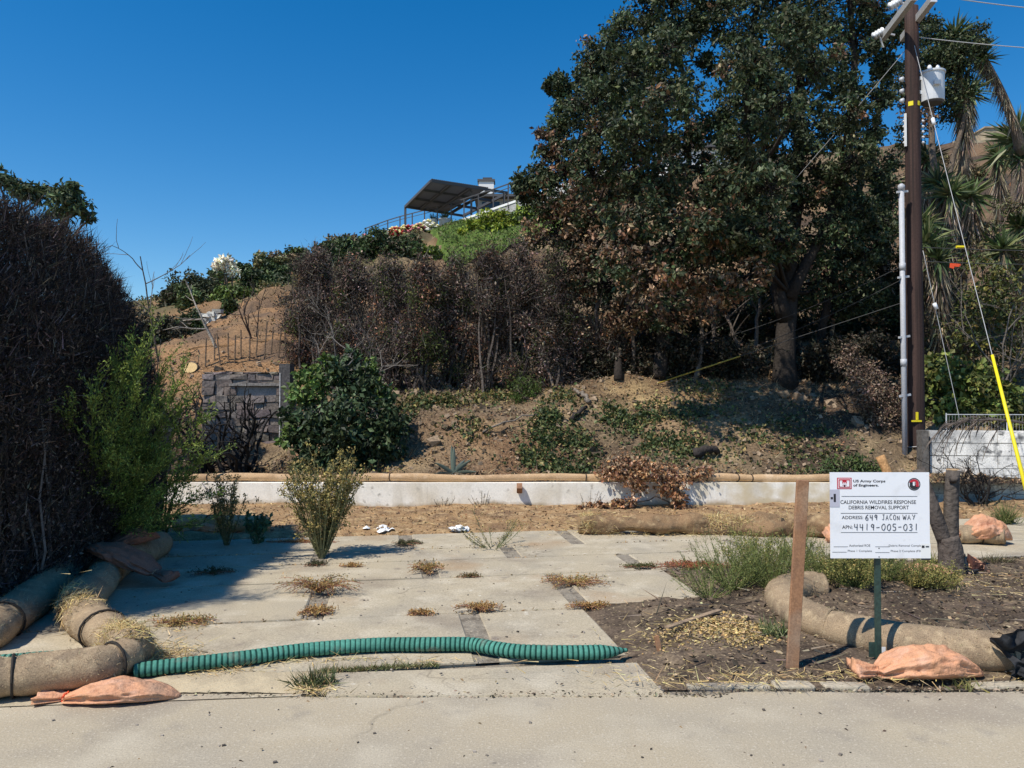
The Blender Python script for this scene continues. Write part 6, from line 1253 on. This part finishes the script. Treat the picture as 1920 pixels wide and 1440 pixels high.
pp_ = np.stack([da[0] * a_ + db[0] * rows[0], da[1] * a_ + db[1] * rows[0], np.full(n, .012)], -1) + rng.normal(0, .012, (n, 3)) * (1, 1.2, .2); mb.spikes(pp_, rng.normal(size=(n, 3)) * (.8, .8, .4) + (0, 0, .5), rng.uniform(.015, .05, n), .006, rng, pal(rng, n, [(.14, .16, .06), (.2, .2, .08), (.26, .2, .1)]))
o = mb.build('joint_grass', MT['leaf'], kind='stuff'); o['label'] = 'thin grass line growing along the joint in front of the hose'

# --- bank ground cover -------------------------------------------------------
rng = np.random.default_rng(400)
mb = MB()
for px, py, rx_, ry_, n, br in ((800, 765, 60, 18, 700, .3), (850, 755, 60, 12, 700, .5), (930, 745, 50, 10, 450, .6), (1040, 800, 50, 28, 900, .1), (1030, 840, 40, 25, 800, .1), (1000, 870, 50, 20, 500, .2), (1060, 880, 45, 18, 600, .1), (1090, 855, 25, 18, 300, .2), (1150, 785, 35, 18, 600, .15), (1190, 800, 40, 22, 700, .1), (1230, 830, 50, 28, 900, .15), (1280, 850, 40, 25, 500, .2), (1050, 750, 40, 15, 300, .4), (880, 810, 40, 20, 260, .4), (790, 800, 40, 25, 400, .2), (1110, 860, 18, 16, 200, .2), (1330, 800, 60, 40, 500, .3), (1450, 850, 80, 40, 600, .3), (1540, 830, 60, 40, 500, .2), (1330, 740, 60, 20, 300, .4), (700, 880, 60, 14, 200, .6), (1260, 770, 40, 20, 350, .3)):
    c = hit(px, py); d_ = c[1]; rx_ = rx_ / FPX * d_; n = int(n * 1.5)
    x = c[0] + rng.normal(0, rx_ * .55, n); y = c[1] + rng.normal(0, ry_ / FPX * d_ * 1.3, n); k = fbm(x * 3.2, y * 3.2, px, 3) > .44; x, y = x[k], np.maximum(y[k], 11.7); n = len(x)
    z = H(x, y) + np.abs(rng.normal(.03, .05, n)); mb.leaves(np.stack([x, y, z], -1), rng.uniform(.04, .085, n), rng, np.where(rng.random((n, 1)) < br, pal(rng, n, [(.30, .20, .10), (.36, .30, .11), (.19, .17, .055)]), pal(rng, n, [(.055, .085, .028), (.085, .115, .04), (.038, .058, .022), (.13, .14, .05)])), .85)
o = mb.build('ivy_cover', MT['leaf'], kind='stuff'); o['label'] = 'patches of ivy creeping over the brown earth bank'
mb = MB(); n = 42000; x = rng.uniform(-8, 9, n); y = 11.65 + rng.random(n) ** 1.2 * 5.5; k = fbm(x * 2.1, y * 2.1, 5, 4) > .43; x, y = x[k], y[k]; n = len(x); z = H(x, y) + .012
mb.leaves(np.stack([x, y, z], -1), rng.uniform(.02, .07, n), rng, pal(rng, n, [(.30, .21, .12), (.20, .13, .08), (.40, .30, .18), (.07, .055, .045), (.05, .04, .035), (.36, .2, .1)]), .5, dirs=rng.normal(size=(n, 3)) * (1, 1, .5))
m = 9000; x = rng.uniform(-8, 9, m); y = 11.65 + rng.random(m) * 4.5; mb.spikes(np.stack([x, y, H(x, y)], -1), rng.normal(size=(m, 3)) * (.8, .6, .5) + (0, 0, .6), rng.uniform(.06, .25, m), .009, rng, pal(rng, m, [(.34, .25, .14), (.24, .17, .1), (.45, .35, .2), (.12, .09, .07)]))
o = mb.build('bank_litter', MT['drift'], kind='stuff'); o['label'] = 'dry leaves and straw littering the bank'
mb = MB(); n = 90000; x = rng.uniform(-22, 22, n); y = 16 + rng.random(n) ** .8 * 40; U_ = x / y * FPX + 960; k = (U_ > -50) & (U_ < 1980) & (fbm(x * .5, y * .5, 6, 4) > .44) & ~((y > 43) & (U_ > 790)); x, y, U_ = x[k], y[k], U_[k]; n = len(x)
gr = np.where((U_ < 780) & (y > 34), .6, .14); c = np.where(rng.random((n, 1)) < gr[:, None], pal(rng, n, [(.09, .12, .035), (.06, .085, .03), (.14, .15, .05)]), pal(rng, n, [(.24, .16, .09), (.13, .095, .065), (.32, .24, .13), (.085, .065, .05)]))
mb.leaves(np.stack([x, y, H(x, y)], -1), rng.uniform(.05, .17, n) * y / 35, rng, c, .6, (0, 0, 1), .3)
o = mb.build('hill_scrub', MT['drift'], kind='stuff'); o['label'] = 'low dry scrub scattered over the burnt hillside'
# fallen sticks on the bank
for i, (a, b_, lab) in enumerate((((1070, 800), (1100, 770), 'charred root lying on the upper bank'), ((905, 830), (1010, 700 + 90), 'thin fallen branch on the bank left of the ivy'), ((1105, 765), (1080, 742), 'grey curved root at the top of the bank'), ((1300, 860), (1345, 855), 'dark charred log at the right foot of the bank'))):
    p0, p1 = hit(*a) + (0, 0, .05), hit(*b_) + (0, 0, .06); m = (p0 + p1) / 2; o = off(MB().tube(bez(p0, p1, (0, -.05, .08), 8, rng, .02), np.linspace(.05 if i != 1 else .02, .03 if i != 1 else .01, 8) * (1.8 if i == 3 else 1), 7, col=(.2, .17, .14) if i in (1, 2) else (.05, .042, .038)), m).build('fallen_branch', MT['wood'], loc=m, smooth=True); tag(o, lab, 'branch')
# agave
b = hit(850, 893); b[2] -= .02; t = thing('agave', 'pale blue green agave with a folded white leaf at the bank foot', 'agave', b)
for i, (dx, dy, dz, L, cc) in enumerate(((-.05, -.1, 1, .42, (.17, .22, .18)), (.03, -.15, 1, .40, (.20, .25, .2)), (.55, -.2, .55, .32, (.16, .2, .16)), (-.6, -.2, .5, .3, (.18, .22, .17)), (.75, -.3, .2, .32, (.14, .17, .13)), (-.7, -.4, .1, .3, (.14, .17, .13)), (.1, -.9, .05, .3, (.62, .64, .58)), (-.15, -.8, .1, .3, (.3, .33, .28)), (.4, .5, .6, .3, (.15, .18, .15)), (.6, -.5, -.02, .3, (.25, .21, .15)), (-.45, -.6, .0, .26, (.25, .2, .14)))):
    dv = nrm(np.array((dx, dy, dz))); s_ = nrm(np.cross(dv, (0, 1, .3))); k = np.linspace(0, 1, 9); wv = .034 * np.sin(np.pi * np.clip(k * .75 + .22, 0, 1)) ** .8; cen = b + dv * (k * L * 1.25)[:, None] + np.array((0, 0, -.16 * L)) * (k ** 2)[:, None]
    nn_ = np.cross(s_, dv); V = np.stack([cen - s_ * wv[:, None] + nn_ * .015, cen, cen + s_ * wv[:, None] + nn_ * .015], 1); part(t, MB().grid(V, cc), 'leaf', MT['leaf'], True)

# --- hilltop plants ----------------------------------------------------------
def bush(label, px, py, d_, r_, pl_, seed, leaf=.2, per=500, n=6, flat=.7, name='hill_bush', cat='bush', flowers=None, group=None, mat='leaf', free=False):
    rng = np.random.default_rng(seed); c = P(px, py, d_); r0 = r_ / FPX * d_; hz = Hs(c[0], c[1]); c[2] = c[2] if free else np.clip(c[2], hz + r0 * .3, hz + r0 * .75); b = np.array((c[0], c[1], min(hz, c[2]) - .05))
    cs = [(c + rng.normal(0, .5, 3) * (r0, r0 * .6, r0 * flat * .8), (r0 * .5, r0 * .5, r0 * .45), None, 1.) for _ in range(n)]
    t = tree(name, label, cat, b, [([b + (rng.normal(0, .2), 0, 0), q[0]], .05, .02) for q in cs[:3]], cs, pl_, leaf, per, 9, seed, mat=mat, spread=.36, group=group)
    if flowers:
        fb = MB(); m = 110; q = np.concatenate([ell(rng, m // n + 1, k[0] + (0, -.3 * r0, .2 * r0), np.array(k[1]) * 1.35, .9) for k in cs])
        for z_ in q:
            s = rng.uniform(.11, .20) * d_ / 60; col_ = np.array(flowers[rng.integers(len(flowers))]); a_ = np.linspace(0, 2 * np.pi, 7)[:-1]
            for sg in (1, -1): fb.add(np.vstack([z_ + np.stack([np.cos(a_), np.sin(a_), 0 * a_], -1) * s, [z_ + (0, 0, s * .8 * sg)]]), [(k, (k + 1) % 6, 6) for k in range(6)], col_)
        part(t, fb, 'blossoms', MT['drift'])
    return t
HG = [(.055, .085, .03), (.085, .12, .04), (.035, .055, .022)]; YG = [(.26, .30, .03), (.20, .25, .03), (.14, .19, .03)]
W_, RD, YE, PK = (.80, .78, .72), (.45, .05, .05), (.75, .68, .30), (.55, .2, .22)
for i, (px, py, r_, fl, lab) in enumerate(((735, 445, 16, [W_], 'rose bush with white blossoms by the railing'), (715, 458, 14, [RD, PK], 'rose bush with dark pink blossoms at the low end of the bed'), (762, 447, 14, [RD], 'rose bush with red blossoms below the pergola post'), (785, 444, 15, [RD, RD, PK], 'rose bush thick with red blossoms beside the white planter'), (803, 455, 15, [W_, YE], 'rose bush with white and cream blossoms at the lawn edge'), (775, 463, 15, [PK, YE], 'rose bush with mixed pink and yellow blossoms low in the bed'), (690, 462, 14, [RD, PK], 'small red rose bush near the foot of the railing'), (745, 462, 14, [YE, RD], 'rose bush with yellow blossoms in the middle of the bed'), (665, 470, 13, [W_, PK], 'sparse rose bush at the far left end of the bed'))):
    bush(lab, px, py, 57.5 - .1 * i, r_, HG, 500 + i, .22, 260, 5, flowers=fl, name='rose_bush', group='rose bushes on the hilltop')
for i, (px, py, d_, r_, pl_, lab) in enumerate(((940, 450, 50, 34, YG, 'bright yellow green shrub below the lawn'), (905, 455, 51, 22, YG, 'smaller yellow green shrub left of the bright one'), (985, 465, 49, 30, YG[1:] + HG[:1], 'olive shrub at the right end of the lawn'), (810, 480, 48, 20, [(.15, .20, .03), (.10, .15, .03)], 'lime green bush at the lower lawn corner'), (660, 490, 48, 36, HG, 'dark green hillside bush under the rose bed'), (710, 485, 49, 34, HG, 'dark green spreading bush below the roses'), (765, 487, 48, 30, HG + [(.13, .1, .06)], 'mixed green and brown bush left of the lime one'), (610, 490, 46, 26, HG, 'green bush on the ridge left of the rose bed'), (570, 500, 44, 26, [(.08, .1, .05), (.13, .11, .07)], 'grey green ridge bush above the orange cut'), (520, 515, 42, 22, HG, 'green bush at the bend of the ridge path'), (470, 535, 38, 24, HG, 'green bush in front of the white plume'), (440, 570, 34, 28, [(.12, .16, .035), (.08, .12, .03)], 'light green bush beside the pale rock wall'), (375, 540, 36, 42, [(.05, .065, .03), (.07, .075, .035), (.04, .05, .025)], 'large dark round bush left of the white plume'), (330, 545, 36, 26, [(.05, .065, .03), (.08, .07, .04)], 'brownish dark bush beside the bare sapling'), (240, 525, 24, 44, HG, 'leafy green tree beyond the end of the burnt hedge'), (285, 500, 24, 16, HG, 'sprig topped tree behind the thin bare sapling'), (215, 590, 22, 44, HG, 'green mass low behind the hedge end'), (300, 620, 24, 40, [(.06, .06, .035), (.09, .08, .05)], 'dull brown green scrub below the dark bushes'), (355, 590, 26, 26, HG, 'green scrub in front of the pale rock wall'), (505, 490, 45, 12, HG, 'little shrub on the ridge skyline'), (560, 462, 50, 12, HG, 'small skyline shrub where the railing begins'), (640, 448, 56, 12, HG, 'skyline shrub left of the railing'), (680, 440, 58, 10, HG, 'small skyline shrub at the railing start'))):
    bush(lab, px, py, d_, r_, pl_, 530 + i, .010 * d_ * .55, 420 if r_ > 15 else 260, 7 if r_ > 15 else 4, group='bushes on the hillside')
bush('creamy white plume of pampas grass on the ridge', 425, 503, 36, 17, [(.72, .66, .48), (.8, .76, .6)], 560, .22, 320, 5, .9, 'pampas_grass', 'grass', mat='drift', free=True)
rg = np.random.default_rng(580); k = 0
for px, d_, r_ in ((420, 44, 24), (455, 45, 20), (490, 45, 24), (530, 46, 22), (560, 47, 24), (590, 44, 26), (620, 50, 22), (645, 50, 24), (480, 40, 20), (540, 39, 22), (575, 36, 22), (610, 40, 26), (350, 34, 24), (395, 38, 20), (505, 34, 14), (555, 31, 16), (430, 30, 14), (340, 27, 16)):
    q = T(px, d_, r_ / FPX * d_ * .5); v_ = P(px, 0, d_); py = 750 - (q[2] - EYE) * FPX / d_
    bush('rounded chaparral bush dotting the slope between the rock wall and the rose bed', px, py, d_, r_, [[(.11, .15, .05), (.08, .11, .04)], HG, [(.14, .15, .055), (.19, .17, .08)], [(.19, .14, .08), (.12, .10, .06)]][k % 4], 581 + k, .0055 * d_, 330, 6, group='chaparral bushes on the slope'); k += 1
for k, (px, d_, r_) in enumerate(((1720, 34, 22), (1760, 38, 18), (1830, 34, 20), (1885, 30, 20), (1915, 36, 18), (1850, 28, 20), (1700, 30, 24), (1900, 24, 22))):
    q = T(px, d_, r_ / FPX * d_ * .5); py = 750 - (q[2] - EYE) * FPX / d_
    bush('dry brush clump on the burnt slope among the yuccas', px, py, d_, r_, [(.16, .12, .07), (.11, .10, .05), (.22, .17, .10)], 640 + k, .0055 * d_, 300, 5, group='dry brush among the yuccas', mat='drift')
# charred skyline fence posts
for i, (px, py) in enumerate(((616, 438), (590, 452), (640, 446), (560, 466))):
    c = P(px, py, 54); q = np.array((c[0], c[1], Hs(c[0], c[1])));
    o = off(MB().bar(q - (0, 0, .2), np.array((c[0], c[1], max(c[2], q[2] + .6))), .12, .12, col=(.07, .06, .055)), q).build('fence_post', MT['wood'], loc=q); tag(o, 'charred wooden fence post on the ridge skyline', 'post', 'charred posts on the ridge')

# clods and stones on the bank and slopes
rng = np.random.default_rng(600); mb = MB()
n = 1500; x = rng.uniform(-8, 9, n); y = 11.7 + rng.random(n) ** 1.1 * 5; z = H(x, y)
for i in range(n):
    sz = rng.uniform(.02, .06) * (2.2 if rng.random() < .06 else 1)
    mb.box((x[i], y[i], z[i] + sz * .15), (sz * 1.5, sz * 1.2, sz), rz=rng.uniform(0, 3), rx=rng.normal(0, .4), ry=rng.normal(0, .4), jit=sz * .16, rng=rng, col=np.array((.21, .155, .105)) * rng.uniform(.35, 1.7))
o = mb.build('clods', MT['stone'], kind='stuff'); o['label'] = 'earth clods and small stones over the bank'
